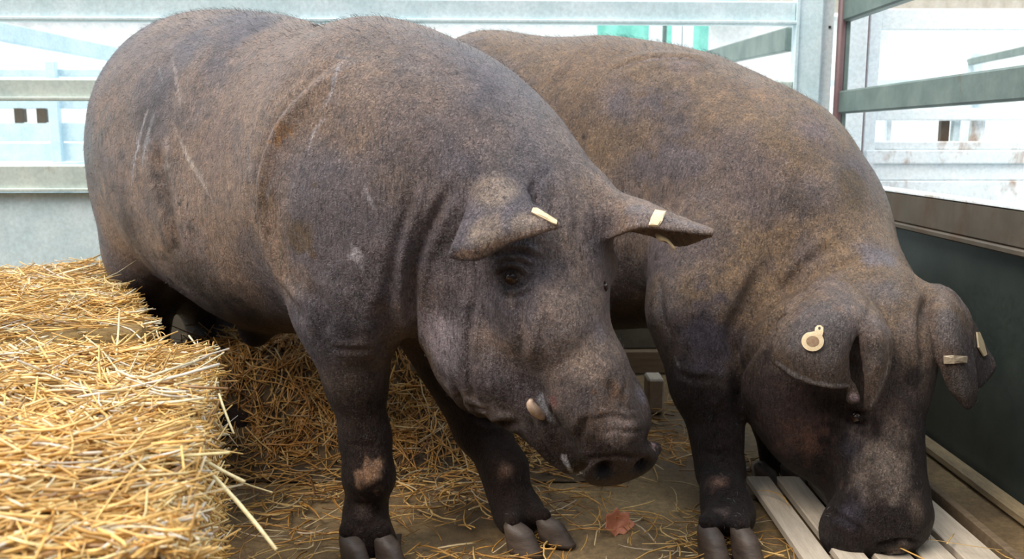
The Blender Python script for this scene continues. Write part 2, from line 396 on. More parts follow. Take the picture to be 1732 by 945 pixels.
M = dict(
    skin=m_skin(),
    galv=m_metal('galvanised_steel', (0.60, 0.76, 0.80), (0.78, 0.90, 0.94), 0.0, 0.5, 0.15),
    galv_blue=m_metal('pale_blue_steel', (0.52, 0.70, 0.78), (0.68, 0.82, 0.88), 0.0, 0.5, 0.0),
    galv_dull=m_metal('galvanised_steel_dull', (0.48, 0.56, 0.53), (0.64, 0.70, 0.64), 0.22, 0.55, 0.15, (0.30, 0.22, 0.10)),
    galv_bright=m_metal('galvanised_steel_bright', (0.84, 0.93, 0.96), (0.93, 0.97, 0.98), 0.0, 0.5, 0.0),
    galv_rust=m_metal('galvanised_steel_rusty', (0.78, 0.87, 0.90), (0.90, 0.94, 0.96), 0.42, 0.55, 0.0, (0.34, 0.19, 0.10)),
    rail_green=m_metal('weathered_rail_steel', (0.105, 0.150, 0.140), (0.20, 0.26, 0.235), 0.10, 0.5, 0.1, (0.10, 0.085, 0.04)),
    panel_dark=m_metal('dark_sheet_steel', (0.022, 0.032, 0.030), (0.040, 0.050, 0.045), 0.12, 0.38, 0.2, (0.035, 0.028, 0.016)),
    trim_rust=m_metal('rusty_trim_steel', (0.075, 0.062, 0.046), (0.12, 0.098, 0.074), 0.62, 0.55, 0.1, (0.085, 0.048, 0.026)),
    red_pole=m_metal('red_brown_pole', (0.115, 0.060, 0.065), (0.16, 0.09, 0.09), 0.0, 0.5, 0.0),
    floor=m_floor(),
    wood=m_plain('pale_board', (0.42, 0.34, 0.26), (0.58, 0.49, 0.39), 14, 0.7, 0.4, 0.002, (6, 0.5, 6)),
    wood_brown=m_plain('brown_board', (0.10, 0.065, 0.035), (0.19, 0.13, 0.075), 12, 0.75, 0.5, 0.003, (0.5, 6, 6)),
    wood_lip=m_plain('wall_lip', (0.16, 0.11, 0.055), (0.34, 0.25, 0.14), 14, 0.7, 0.5, 0.003, (5, 1, 5)),
    dusty=m_plain('dusty_panel', (0.06, 0.05, 0.035), (0.12, 0.10, 0.07), 8, 0.8, 0.3, 0.002),
    white=m_plain('white_wall', (0.86, 0.90, 0.92), (0.93, 0.95, 0.96), 5, 0.8, 0.1, 0.001),
    yard=m_plain('pale_yard_ground', (0.62, 0.64, 0.64), (0.78, 0.79, 0.78), 3, 0.85, 0.2, 0.003),
    clad=m_plain('cream_cladding', (0.74, 0.66, 0.56), (0.86, 0.78, 0.68), 4, 0.6, 0.1, 0.001),
    green=m_plain('green_sheet', (0.10, 0.42, 0.36), (0.20, 0.56, 0.48), 6, 0.5, 0.2, 0.002),
    tag_cream=m_plain('cream_plastic', (0.62, 0.47, 0.28), (0.78, 0.62, 0.40), 90, 0.42, 0.15, 0.0006),
    tag_print=m_plain('worn_tag_print', (0.20, 0.12, 0.07), (0.34, 0.22, 0.13), 200, 0.6, 0.1, 0.0004),
    brass=m_plain('dull_tag_metal', (0.30, 0.23, 0.16), (0.46, 0.37, 0.27), 120, 0.4, 0.2, 0.0004, Metallic=0.4),
    hoof=m_plain('hoof_horn', (0.036, 0.024, 0.018), (0.095, 0.066, 0.050), 26, 0.55, 0.5, 0.002, (1, 1, 3)),
    tusk=m_plain('tusk_ivory', (0.30, 0.19, 0.13), (0.55, 0.40, 0.30), 60, 0.35, 0.15, 0.0006),
    leaf=m_plain('dry_leaf', (0.34, 0.10, 0.045), (0.52, 0.20, 0.10), 40, 0.6, 0.5, 0.002),
    bristle=m_plain('black_bristle', (0.012, 0.012, 0.015), (0.03, 0.027, 0.028), 40, 0.35, 0.0, 0.001),
    straw=m_straw(),
    bale_core=m_plain('packed_straw', (0.20, 0.115, 0.035), (0.46, 0.29, 0.10), 30, 0.8, 0.9, 0.010, (1, 4, 4)),
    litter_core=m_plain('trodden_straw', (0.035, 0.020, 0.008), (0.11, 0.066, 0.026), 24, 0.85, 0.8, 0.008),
)
def m_eye():
    s = N('pig_eye'); g = s.new('TexCoord'); mp = s.new('Mapping'); s.l.new(g.outputs['Object'], mp.inputs[0])
    n = s.noise(mp.outputs[0], 160, 3)
    c = s.ramp(n, (0.3, (0.010, 0.006, 0.005)), (0.7, (0.035, 0.014, 0.008)))
    return s.out(c, 0.12, None, Specular_IOR_Level=0.45)
M['eye'] = m_eye()

# ------------------------------------------------------------------ the pen and what stands beyond it
WX = 1.01                                   # the right-hand wall of the pen
def BY(x): return 2.90 + 0.045*(x-WX)       # the line of the fence behind the animals
def bpt(x, z, dy=0.0): return (x, BY(x)+dy, z)
def grid_plane(name, x0, x1, y0, y1, n, m, z, mat, amp=0.0):
    xs = np.linspace(x0, x1, n); ys = np.linspace(y0, y1, m); X, Y = np.meshgrid(xs, ys, indexing='ij')
    V = np.stack([X.ravel(), Y.ravel(), np.full(X.size, z)], 1)
    if amp: V[:, 2] += amp*fbm(V, 3.0, 4)
    i = np.arange(n*m).reshape(n, m); F = np.stack([i[:-1, :-1], i[1:, :-1], i[1:, 1:], i[:-1, 1:]], -1).reshape(-1, 4)
    return mesh(name, V, F, mat)
tag(grid_plane('floor', -2.3, WX+0.02, -0.4, 2.97, 120, 120, -0.002, M['floor'], 0.004), kind='structure')
tag(grid_plane('ground', -14, 16, 2.98, 22, 30, 30, -0.02, M['yard'], 0.01), kind='structure')
tag(grid_plane('ground', WX+0.05, 9, -1.0, 2.97, 10, 10, -0.02, M['yard'], 0.01), kind='structure')

def holes(mb, c, ax, r=0.006):
    mb.box(c, (r, 0.001, r), ax)
# fence behind the animals
fb = tag(empty('pen_fence', bpt(-0.4, 0)), 'galvanised rail fence with sheet foot running behind both dark pigs', 'fence', kind='thing')
for z0, z1, mt in ((1.078, 1.150, 'galv'), (0.848, 0.914, 'galv_dull'), (0.578, 0.660, 'galv_dull')):
    b = MB(); b.bar(bpt(-2.25, (z0+z1)/2), bpt(0.865, (z0+z1)/2), 0.04, z1-z0, 0.006)
    b.bar(bpt(-2.25, z0+0.006, -0.026), bpt(0.865, z0+0.006, -0.026), 0.014, 0.010, 0.002)
    b.build('rail', M[mt], fb)
b = MB(); b.bar(bpt(-2.25, 0.29), bpt(0.98, 0.29), 0.012, 0.57, 0.002)
b.build('sheet_panel', M['galv'], fb)
b = MB(); b.bar(bpt(-1.3, 0.20, -0.022), bpt(0.98, 0.20, -0.022), 0.02, 0.245, 0.004); b.build('kick_board', M['dusty'], fb)  # dark board, extended left to put shade into the gap behind the first pig
b = MB(); b.bar(bpt(-0.4, 0.038, -0.035), bpt(0.98, 0.038, -0.035), 0.035, 0.076, 0.005); b.build('foot_plank', M['wood_brown'], fb)
b = MB(); b.box((0.906, BY(0.906), 0.72), (0.040, 0.028, 0.72), None, 0.005); b.box((0.866, BY(0.9)-0.03, 0.72), (0.004, 0.006, 0.72)); b.build('post', M['galv'], fb)
b = MB(); b.box((0.967, BY(0.967)+0.012, 0.72), (0.019, 0.02, 0.72), None, 0.004); b.build('post', M['galv_bright'], fb)
b = MB(); b.box((0.972, BY(0.967)-0.009, 1.074), (0.0035, 0.002, 0.0035)); b.build('bolt_hole', M['bristle'], fb)

# fence on the right
fr = tag(empty('pen_side_fence', (WX, 2.0, 0)), 'weathered green-grey side fence with dark sheet wall beside the feeding pig', 'fence', kind='thing')
for z0, z1 in ((1.085, 1.165), (0.812, 0.880)):
    b = MB(); b.bar((WX, 0.3, (z0+z1)/2), (WX, 2.88, (z0+z1)/2), 0.035, z1-z0, 0.005); b.build('rail', M['rail_green'], fr)
b = MB(); b.bar((WX+0.01, 0.3, 0.27), (WX+0.01, 2.88, 0.27), 0.012, 0.54, 0.002); b.build('sheet_wall', M['panel_dark'], fr)
b = MB(); b.bar((WX-0.004, 0.3, 0.5625), (WX-0.004, 2.88, 0.5625), 0.03, 0.073, 0.003)
b.bar((WX-0.012, 0.3, 0.518), (WX-0.012, 2.88, 0.518), 0.030, 0.014, 0.003); b.build('capping', M['trim_rust'], fr)
b = MB(); b.bar((WX+0.004, 0.3, 0.603), (WX+0.004, 2.88, 0.603), 0.05, 0.006, 0.001); b.build('capping_edge', M['galv_rust'], fr)
b = MB(); b.bar((WX-0.016, 0.3, 0.014), (WX-0.016, 2.86, 0.014), 0.034, 0.028, 0.008); b.build('foot_lip', M['wood_lip'], fr)
b = MB()
V = []; 
def cyl(mb, a, r, h, n=16):
    a = np.array(a, float); V = []; 
    for z in (0, h):
        for i in range(n): V.append(a+np.array([r*math.cos(2*math.pi*i/n), r*math.sin(2*math.pi*i/n), z]))
    F = [(i, (i+1) % n, n+(i+1) % n, n+i) for i in range(n)]+[tuple(range(n))[::-1], tuple(range(n, 2*n))]
    mb.add(V, F)
cyl(b, (0.993, 2.845, 0), 0.0125, 1.5); b.build('pole', M['red_pole'], fr, True)
b = MB(); b.box((1.012, 2.86, 0.75), (0.008, 0.02, 0.75), None, 0.003); b.build('angle_post', M['rail_green'], fr)

# the fence of the next pen, in line with the one behind, right of the corner
fn = tag(empty('neighbouring_fence', (1.6, BY(1.6)+0.1, 0)), 'bright rust-stained fence of the next pen beyond the corner', 'fence', kind='thing')
y2 = 3.06
def nbar(x0, x1, z0, z1, mt, name='rail', dy=0.0, w=0.035):
    b = MB(); b.bar((x0, y2+dy, (z0+z1)/2), (x1, y2+dy, (z0+z1)/2), w, z1-z0, 0.004); return b.build(name, M[mt], fn)
b = MB(); b.box((1.095, y2-0.06, 0.75), (0.030, 0.02, 0.75), None, 0.003); b.build('post', M['galv_bright'], fn)
b = MB(); cyl(b, (1.142, y2-0.02, 0), 0.008, 1.5); b.build('pole', M['red_pole'], fn, True)
b = MB(); b.box((1.172, y2, 0.75), (0.020, 0.02, 0.75), None, 0.003); b.build('post', M['galv_bright'], fn)
nbar(1.19, 2.6, 1.082, 1.150, 'galv_bright'); nbar(1.19, 2.6, 0.795, 0.835, 'galv_bright')
nbar(1.16, 2.6, 0.70, 0.728, 'galv_rust'); nbar(1.16, 2.6, 0.655, 0.70, 'galv_rust', 'sheet', -0.01)
nbar(1.12, 2.6, 0.60, 0.654, 'galv_bright', 'sheet', 0.004); nbar(1.12, 2.6, 0.02, 0.599, 'galv_rust', 'sheet', -0.002)
for x, w, mt in ((1.245, 0.008, 'galv_bright'), (1.43, 0.014, 'trim_rust'), (1.468, 0.012, 'galv'), (1.54, 0.022, 'galv_rust'), (1.9, 0.015, 'galv')):
    b = MB(); b.box((x, y2+0.015, 0.762), (w, 0.012, 0.036), None, 0.002); b.build('upright', M[mt], fn)

# side fence running away on the left
fl = tag(empty('side_fence', (-1.85, 4.2, 0)), 'pale blue steel fence running away behind the straw bales', 'fence', kind='thing')
def lbar(a, b_, z0, z1, mt='galv_bright', name='rail', w=0.035):
    b = MB(); b.bar((*a, (z0+z1)/2), (*b_, (z0+z1)/2), w, z1-z0, 0.004); return b.build(name, M[mt], fl)
lbar((-1.86, 3.0), (-1.83, 4.9), 1.085, 1.152, 'galv_blue'); lbar((-1.86, 3.0), (-1.83, 4.9), 0.52, 0.64, 'galv_blue')
lbar((-1.86, 3.0), (-1.83, 4.9), 0.02, 0.50, 'galv_blue', 'sheet')
for y in (3.05, 4.9):
    b = MB(); b.box((-1.845, y, 0.6), (0.02, 0.02, 0.6), None, 0.003); b.build('post', M['galv'], fl)

# pens further back
def far_fence(y, x0, x1, label, rails, posts, name='pen_fence', skew=0.0):
    r = tag(empty(name, ((x0+x1)/2, y, 0)), label, 'fence', kind='thing')
    for z0, z1, mt in rails:
        b = MB(); b.bar((x0, y, (z0+z1)/2), (x1, y+skew, (z0+z1)/2), 0.04, z1-z0, 0.004); b.build('rail', M[mt], r)
    for x, w, h, mt in posts:
        b = MB(); b.box((x, y+skew*(x-x0)/(x1-x0)-0.03, h/2), (w, 0.02, h/2), None, 0.004); b.build('post', M[mt], r)
    return r
lf_ = far_fence(5.0, -4.4, -0.9, 'pale pen fence with low boarded foot far behind the straw bales',
          [(1.06, 1.10, 'galv_blue'), (0.892, 0.94, 'galv_blue'), (0.72, 0.82, 'galv_blue'), (0.615, 0.712, 'galv_blue'), (0.02, 0.60, 'galv_blue')],
          [(-2.44, 0.028, 1.14, 'galv_blue'), (-2.04, 0.035, 1.2, 'galv_blue')])
for x in (-2.64, -2.52, -2.11):
    b = MB(); b.box((x, 5.0, 0.855), (0.026, 0.02, 0.042), None, 0.003); b.build('upright', M['trim_rust'], lf_)
far_fence(6.2, -5.0, 0.2, 'faint white rail fence beyond the boarded pen', 
          [(1.30, 1.36, 'galv_bright'), (0.98, 1.02, 'galv_bright'), (0.80, 0.84, 'galv_bright')], [(-2.9, 0.04, 1.36, 'galv_bright'), (-1.9, 0.04, 1.36, 'galv_bright')])
far_fence(5.2, 1.5, 6.0, 'faint white rail fence across the yard beyond the corner',
          [(1.14, 1.19, 'galv_bright'), (1.02, 1.06, 'galv'), (0.90, 0.94, 'galv_bright')], [(2.55, 0.035, 1.2, 'galv')])
dr = tag(empty('sloping_rail', (2.6, 4.6, 0)), 'thin grey rail standing off behind the bright neighbouring fence', 'rail', kind='thing')
b = MB(); b.bar(P(1640, 105, 5.1), P(1760, 80, 3.9), 0.03, 0.035, 0.004); b.build('rail', M['rail_green'], dr)
b = MB(); p = P(1640, 105, 5.1); b.box((p[0], p[1], p[2]/2), (0.02, 0.02, p[2]/2), None, 0.003); b.build('post', M['galv'], dr)
# the diagonal rail and the three posts behind the second pig
dg = tag(empty('receding_rail', (0.95, 4.0, 0)), 'grey steel rail receding from the corner post towards the green sheet', 'rail', kind='thing')
b = MB(); b.bar(P(1338, 66, 3.0), P(1165, 108, 5.2), 0.035, 0.075, 0.004); b.build('rail', M['rail_green'], dg)
b = MB(); p = P(1165, 108, 5.2); b.box((p[0], p[1], (p[2]+0.04)/2), (0.02, 0.02, (p[2]+0.04)/2), None, 0.003); b.build('post', M['rail_green'], dg)
for x, w, lab in ((1109, 0.030, 'white steel post standing left of the dull grey one'), (1129, 0.010, 'thin dull grey post between two white ones'), (1145, 0.022, 'narrow white post beside the thin grey post'), (1163, 0.026, 'white steel post in front of the green sheet')):
    p = P(x, 60, 4.6); b = MB(); b.box((p[0], p[1]+(0.1 if x == 1129 else 0), 0.75), (w, 0.02, 0.75), None, 0.004)
    tag(b.build('steel_post', M['rail_green' if x == 1129 else 'galv_bright']), lab, 'post', 'posts beyond the second pig')
def wavy(name, p0, p1, z0, z1, amp, wl, mat, th=0.006, n=160):
    p0 = np.array(p0, float); p1 = np.array(p1, float); d = p1-p0; L = np.linalg.norm(d); d /= L; nn = np.array([-d[1], d[0]])
    V = []; F = []
    for i in range(n+1):
        t = L*i/n; o = amp*math.sin(2*math.pi*t/wl)
        for s_ in (0, th):
            for z in (z0, z1): q = p0+d*t+nn*(o+s_); V.append((q[0], q[1], z))
    for i in range(n):
        a = i*4; c = a+4; F += [(a, c, c+1, a+1), (a+2, a+3, c+3, c+2), (a+1, c+1, c+3, a+3), (a, a+2, c+2, c)]
    return mesh(name, V, F, mat, None, True)
p0 = P(1010, 70, 5.6); p1 = P(1199, 70, 5.6)
tag(wavy('green_sheet', p0[:2], p1[:2], 0.0, 1.42, 0.015, 0.16, M['green']), 'green sheet hung beyond the back of the second pig', 'tarpaulin', kind='thing')
# building behind
bl = tag(empty('farm_building', (0, 10, 0)), 'white farm building with cream ribbed cladding far behind the pens', 'building', kind='thing')
b = MB(); b.bar((-14, 11.0, 1.05), (16, 11.0, 1.05), 0.2, 2.15, 0.01); b.build('wall', M['white'], bl)
o = wavy('cladding', (-14, 10.8), (16, 10.8), 2.14, 4.6, 0.03, 0.22, M['clad'], 0.01, 2400); to_parent(o, bl)
for x, w in ((-0.9, 0.05), (1.75, 0.18), (1.35, 0.12), (2.9, 0.2), (4.9, 0.35)):
    b = MB(); b.box((x*1.35, 10.7, 2.35), (w, 0.05, 0.25), None, 0.01); b.build('green_panel', M['green'], bl)

# slatted deck under the second pig's head, and the wooden block against the back
dk = tag(empty('slatted_deck', (0.68, 1.55, 0)), 'pale wooden slatted deck on the floor under the lowered head', 'pallet', kind='thing')
for x0, x1 in ((0.500, 0.548), (0.562, 0.612), (0.628, 0.690), (0.706, 0.762), (0.776, 0.838)):
    b = MB(); b.bar(((x0+x1)/2, 1.10, 0.020), ((x0+x1)/2, 1.865, 0.020), x1-x0, 0.016, 0.002); b.build('slat', M['wood'], dk)
for y in (1.16, 1.50, 1.83):
    b = MB(); b.bar((0.49, y, 0.006), (0.87, y, 0.006), 0.05, 0.012, 0.001); b.build('bearer', M['wood_brown'], dk)
b = MB(); b.bar((0.858, 1.10, 0.020), (0.858, 1.865, 0.020), 0.016, 0.040, 0.002); b.build('edge_strip', M['wood_brown'], dk)
wb_ = MB(); c = FL(1109, 700); wb_.box((c[0], c[1]+0.04, 0.048), (0.022, 0.04, 0.048), None, 0.005)
tag(wb_.build('wooden_block', M['wood']), 'pale wooden block standing on the floor between the two pigs', 'block', kind='thing')


# ------------------------------------------------------------------ the animals
def frame(f, l):
    f = nz(f); l = np.asarray(l, float); l = nz(l-f*(l @ f)); u = np.cross(l, f)
    if u[2] < 0: u = -u
    return f, l, u
def pt(px, py, fd, z=0.062, back=0.024):
    f = nz([fd[0], fd[1], 0.0]); return FL(px, py)-f*back+np.array([0, 0, z])
def body_frame(a, b):
    f = np.array([b[0]-a[0], b[1]-a[1], 0.0]); f = nz(f); return np.array([f, nz(np.cross([0, 0, 1], f)), [0, 0, 1.0]])

# --- first pig (nearer, head turned towards the lens)
A = body_frame(P(325, 235, 2.25), P(640, 300, 1.73))
C1 = P(935, 430, 1.50); D1 = P(1046, 782, 1.36)
h1f, h1l, h1u = frame(D1-C1, (0.80, 0.60, 0.0)); H1 = np.array([h1f, h1l, h1u])
ND1 = np.array(frame((0.34, -0.72, -0.60), (0.86, 0.50, 0.0)))
def L1(f, l, u): return C1 + h1f*f + h1l*l + h1u*u
prims1 = [
    Ell(P(336, 246, 2.22), (0.255, 0.24, 0.286), A), Ell(P(462, 268, 2.02), (0.34, 0.262, 0.302), A, 0.22),
    Ell(P(400, 350, 2.05), (0.24, 0.20, 0.20), A, 0.10), Ell(P(480, 400, 1.92), (0.24, 0.20, 0.20), A, 0.10),
    Ell(P(636, 300, 1.73), (0.265, 0.25, 0.292), A, 0.15), Ell(P(782, 318, 1.61), (0.195, 0.19, 0.213), A, 0.13),
    Ell(P(870, 355, 1.54), 0.126, None, 0.10),
    # hind quarter
    Ell(P(250, 340, 2.17), (0.14, 0.11, 0.22), A, 0.05), Cone(P(250, 430, 2.20), 0.095, P(243, 560, 2.33), 0.058, 0.05),
    Cone(P(243, 560, 2.33), 0.055, FL(262, 735, 0.06), 0.042, 0.04), Ell(FL(262, 735, 0.06), (0.045, 0.04, 0.04), A, 0.04),
    Cone(P(350, 420, 2.40), 0.15, P(362, 545, 2.46), 0.070, 0.06), Cone(P(362, 545, 2.46), 0.060, FL(392, 720, 0.06), 0.042, 0.04), Ell(FL(392, 720, 0.06), (0.045, 0.04, 0.04), A, 0.04),
    Cone(P(455, 520, 1.95), 0.045, P(432, 560, 1.98), 0.034, 0.04), 
    # near fore leg
    Ell(P(590, 430, 1.56), (0.13, 0.09, 0.19), A, 0.07), Cone(P(585, 540, 1.575), 0.076, P(602, 640, 1.575), 0.052, 0.06),
    Cone(P(602, 640, 1.575), 0.052, P(618, 740, 1.575), 0.041, 0.03), Cone(P(618, 740, 1.575), 0.041, P(624, 800, 1.565), 0.042, 0.03),
    Cone(P(624, 810, 1.565), 0.039, P(618, 868, 1.57), 0.033, 0.03), Cone(P(618, 868, 1.57), 0.034, P(622, 915, 1.555), 0.044, 0.03),
    Ell(P(627, 802, 1.545), (0.03, 0.03, 0.035), None, 0.03), Cone(P(612, 920, 1.555), 0.026, pt(603, 962, (0.62, -0.7)), 0.015, 0.035), Cone(P(638, 920, 1.555), 0.026, pt(662, 962, (0.62, -0.7)), 0.015, 0.035),
    # far fore leg
    Cone(P(775, 560, 1.80), 0.12, P(812, 720, 1.76), 0.052, 0.06), Cone(P(812, 720, 1.76), 0.050, P(852, 790, 1.70), 0.044, 0.03),
    Cone(P(852, 795, 1.69), 0.041, P(862, 838, 1.67), 0.035, 0.03), Cone(P(862, 838, 1.67), 0.036, P(874, 868, 1.665), 0.040, 0.03), Cone(P(872, 868, 1.665), 0.028, pt(886, 936, (0.75, -0.55), 0.056), 0.015, 0.035), Cone(P(890, 865, 1.67), 0.026, pt(940, 921, (0.85, -0.35), 0.052), 0.014, 0.035),
    # head
    Ell(L1(0, -0.012, 0), (0.135, 0.100, 0.100), H1, 0.06), Ell(L1(-0.07, 0.0, 0.01), (0.09, 0.085, 0.09), H1, 0.06),
    Ell(P(812, 520, 1.52), (0.110, 0.10, 0.15), A, 0.05), Ell(P(826, 612, 1.49), (0.080, 0.072, 0.085), A, 0.05),
    Cone(L1(0.0, -0.035, 0.0), 0.088, L1(0.10, -0.048, 0.0), 0.078, 0.05), Cone(L1(0.10, -0.045, 0.0), 0.076, L1(0.20, -0.006, 0.0), 0.061, 0.04),
    Cone(L1(0.20, -0.006, 0.0), 0.060, L1(0.298, -0.002, 0.0), 0.060, 0.03),
    Ell(L1(0.245, 0.050, 0.006), (0.034, 0.020, 0.030), H1, 0.022), Ell(L1(0.282, 0.050, 0.004), (0.045, 0.030, 0.036), H1, 0.022), Ell(L1(0.235, -0.052, 0.005), (0.055, 0.030, 0.036), H1, 0.025),
    Cone(P(868, 640, 1.47), 0.068, P(965, 768, 1.42), 0.032, 0.035),
    Ell(P(1050, 789, 1.362), (0.016, 0.067, 0.047), ND1, 0.010), Cone(P(996, 764, 1.338), 0.012, P(1052, 757, 1.352), 0.013, 0.008), Cone(P(1052, 757, 1.352), 0.013, P(1108, 759, 1.398), 0.012, 0.008),
    # brows and ear roots
    Ell(P(873, 440, 1.405), (0.032, 0.02, 0.018), None, 0.03), Ell(P(1022, 452, 1.50), (0.02, 0.02, 0.022), None, 0.03),
    Cone(P(850, 345, 1.47), 0.040, P(852, 330, 1.43), 0.026, 0.04), Cone(P(1000, 345, 1.50), 0.045, P(1040, 358, 1.46), 0.030, 0.04),
    Sheet([[P(796, 350, 1.40), P(818, 314, 1.39), P(856, 307, 1.39), P(884, 328, 1.41)],
           [P(782, 388, 1.36), P(822, 366, 1.350), P(866, 348, 1.345), P(905, 350, 1.360)],
           [P(769, 418, 1.34), P(815, 408, 1.325), P(860, 386, 1.320), P(925, 368, 1.335)],
           [P(763, 432, 1.345), P(810, 434, 1.335), P(864, 405, 1.320), P(943, 382, 1.325)]], 0.0056, 0.010),
    Sheet([[P(1030, 402, 1.43), P(1082, 382, 1.38), P(1130, 386, 1.365), P(1203, 395, 1.365)],
           [P(1015, 360, 1.46), P(1085, 358, 1.40), P(1140, 374, 1.38), P(1204, 392, 1.37)],
           [P(1008, 322, 1.50), P(1085, 342, 1.47), P(1140, 368, 1.43), P(1205, 391, 1.38)],
           [P(1030, 380, 1.57), P(1100, 395, 1.54), P(1148, 412, 1.48), P(1202, 397, 1.385)]], 0.0052, 0.010),
]
# --- second pig (further, feeding with its head on the floor)
B = body_frame(P(800, 245, 2.52), P(1310, 370, 2.0))
C2 = P(1480, 590, 1.66); D2 = P(1495, 915, 1.53)
h2f, h2l, h2u = frame(D2-C2, (0.93, 0.37, 0.0)); H2 = np.array([h2f, h2l, h2u])
def L2(f, l, u): return C2 + h2f*f + h2l*l + h2u*u
prims2 = [
    Ell(P(830, 255, 2.46), (0.26, 0.235, 0.31), B), Ell(P(1010, 280, 2.32), (0.32, 0.25, 0.318), B, 0.14), Ell(P(1165, 308, 2.18), (0.26, 0.24, 0.295), B, 0.12),
    Ell(P(1285, 372, 2.02), (0.235, 0.23, 0.285), B, 0.10), Ell(P(1385, 450, 1.90), (0.145, 0.15, 0.18), B, 0.12),
    Ell(P(1455, 520, 1.76), (0.11, 0.11, 0.11), B, 0.10),
    Ell(P(1070, 415, 2.20), (0.24, 0.19, 0.19), B, 0.10), Ell(P(950, 420, 2.32), (0.24, 0.19, 0.20), B, 0.10),
    Cone(P(820, 420, 2.48), 0.14, P(800, 520, 2.56), 0.058, 0.06), Cone(P(800, 520, 2.56), 0.052, FL(810, 662, 0.05), 0.042, 0.04),
    Cone(P(940, 400, 2.62), 0.12, P(905, 500, 2.66), 0.058, 0.06), Cone(P(905, 500, 2.66), 0.052, FL(915, 652, 0.05), 0.042, 0.04),
    Ell(P(1190, 480, 1.86), (0.12, 0.09, 0.15), B, 0.07), Cone(P(1172, 540, 1.83), 0.088, P(1190, 650, 1.79), 0.062, 0.06),
    Cone(P(1190, 650, 1.79), 0.064, P(1212, 745, 1.755), 0.045, 0.03), Cone(P(1212, 745, 1.755), 0.044, P(1219, 795, 1.74), 0.045, 0.03),
    Cone(P(1219, 797, 1.73), 0.040, P(1223, 838, 1.67), 0.036, 0.03), Cone(P(1223, 838, 1.67), 0.037, P(1232, 868, 1.65), 0.042, 0.03), Cone(P(1222, 868, 1.65), 0.030, pt(1207, 950, (0.35, -0.9)), 0.016, 0.035), Cone(P(1243, 868, 1.65), 0.030, pt(1264, 952, (0.35, -0.9)), 0.016, 0.035),
    Cone(P(1340, 560, 2.05), 0.11, P(1312, 700, 2.02), 0.055, 0.06), Cone(P(1312, 700, 2.02), 0.048, P(1318, 790, 1.98), 0.042, 0.03),
    # head
    Ell(C2, (0.14, 0.095, 0.10), H2, 0.06), Ell(P(1355, 640, 1.70), (0.105, 0.11, 0.15), B, 0.06), Ell(P(1385, 730, 1.68), (0.080, 0.080, 0.095), B, 0.05),
    Ell(L2(0.02, 0.04, -0.03), (0.09, 0.05, 0.08), H2, 0.04),
    Cone(L2(0.04, 0, 0), 0.088, L2(0.17, 0, 0), 0.068, 0.05), Cone(L2(0.17, 0, 0), 0.068, L2(0.29, 0.004, 0.0), 0.082, 0.03),
    Cone(P(1420, 780, 1.68), 0.055, P(1450, 880, 1.62), 0.038, 0.035), Ell(P(1430, 900, 1.55), (0.045, 0.05, 0.055), None, 0.03),
    Ell(L2(0.325, 0.0, 0.0), (0.016, 0.075, 0.062), H2, 0.012),
    Cone(P(1410, 510, 1.66), 0.045, P(1420, 520, 1.60), 0.030, 0.04), Cone(P(1540, 520, 1.70), 0.045, P(1590, 510, 1.68), 0.030, 0.04),
    Sheet([[P(1340, 514, 1.62), P(1388, 481, 1.60), P(1428, 481, 1.60), P(1462, 505, 1.59)],
           [P(1322, 552, 1.565), P(1375, 532, 1.525), P(1422, 532, 1.515), P(1456, 540, 1.52)],
           [P(1313, 585, 1.545), P(1365, 590, 1.50), P(1408, 598, 1.495), P(1432, 594, 1.51)],
           [P(1308, 611, 1.545), P(1350, 638, 1.51), P(1400, 652, 1.50), P(1436, 652, 1.52)]], 0.0056, 0.008),
    Sheet([[P(1440, 500, 1.63), P(1462, 500, 1.62), P(1478, 518, 1.61)],
           [P(1455, 550, 1.52), P(1480, 555, 1.505), P(1503, 565, 1.52)],
           [P(1460, 600, 1.515), P(1482, 605, 1.495), P(1504, 615, 1.51)],
           [P(1466, 645, 1.51), P(1480, 650, 1.50), P(1492, 655, 1.51)],
           [P(1466, 688, 1.515), P(1470, 690, 1.51), P(1474, 692, 1.51)]], 0.0052, 0.006),
    Cone(P(1441, 650, 1.525), 0.006, P(1443, 673, 1.515), 0.012, 0.008),
    Sheet([[P(1555, 505, 1.69), P(1585, 484, 1.70), P(1612, 496, 1.73)],
           [P(1572, 548, 1.62), P(1602, 528, 1.60), P(1638, 535, 1.66)],
           [P(1588, 600, 1.58), P(1615, 598, 1.57), P(1642, 592, 1.62)],
           [P(1604, 650, 1.575), P(1627, 652, 1.57), P(1650, 645, 1.60)],
           [P(1632, 686, 1.58), P(1638, 688, 1.58), P(1647, 680, 1.59)]], 0.0056, 0.008),
    Sheet([[P(1630, 530, 1.66), P(1640, 540, 1.70), P(1650, 556, 1.72)],
           [P(1640, 590, 1.64), P(1655, 590, 1.68), P(1668, 592, 1.71)],
           [P(1648, 625, 1.64), P(1662, 622, 1.67), P(1681, 619, 1.70)],
           [P(1652, 652, 1.64), P(1656, 653, 1.65), P(1664, 645, 1.67)]], 0.0052, 0.006),
]

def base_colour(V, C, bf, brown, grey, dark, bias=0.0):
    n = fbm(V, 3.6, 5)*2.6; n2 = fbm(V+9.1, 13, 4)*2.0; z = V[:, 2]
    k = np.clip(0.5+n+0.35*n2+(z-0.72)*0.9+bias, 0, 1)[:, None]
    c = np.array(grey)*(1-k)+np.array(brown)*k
    low = np.clip((0.44-z+0.06*n)/0.20, 0, 1)[:, None]          # legs and belly: dark soiled skin, with part of their shade painted in
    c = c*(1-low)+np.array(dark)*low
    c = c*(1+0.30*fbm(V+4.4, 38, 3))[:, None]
    return np.clip(c, 0.004, 1)

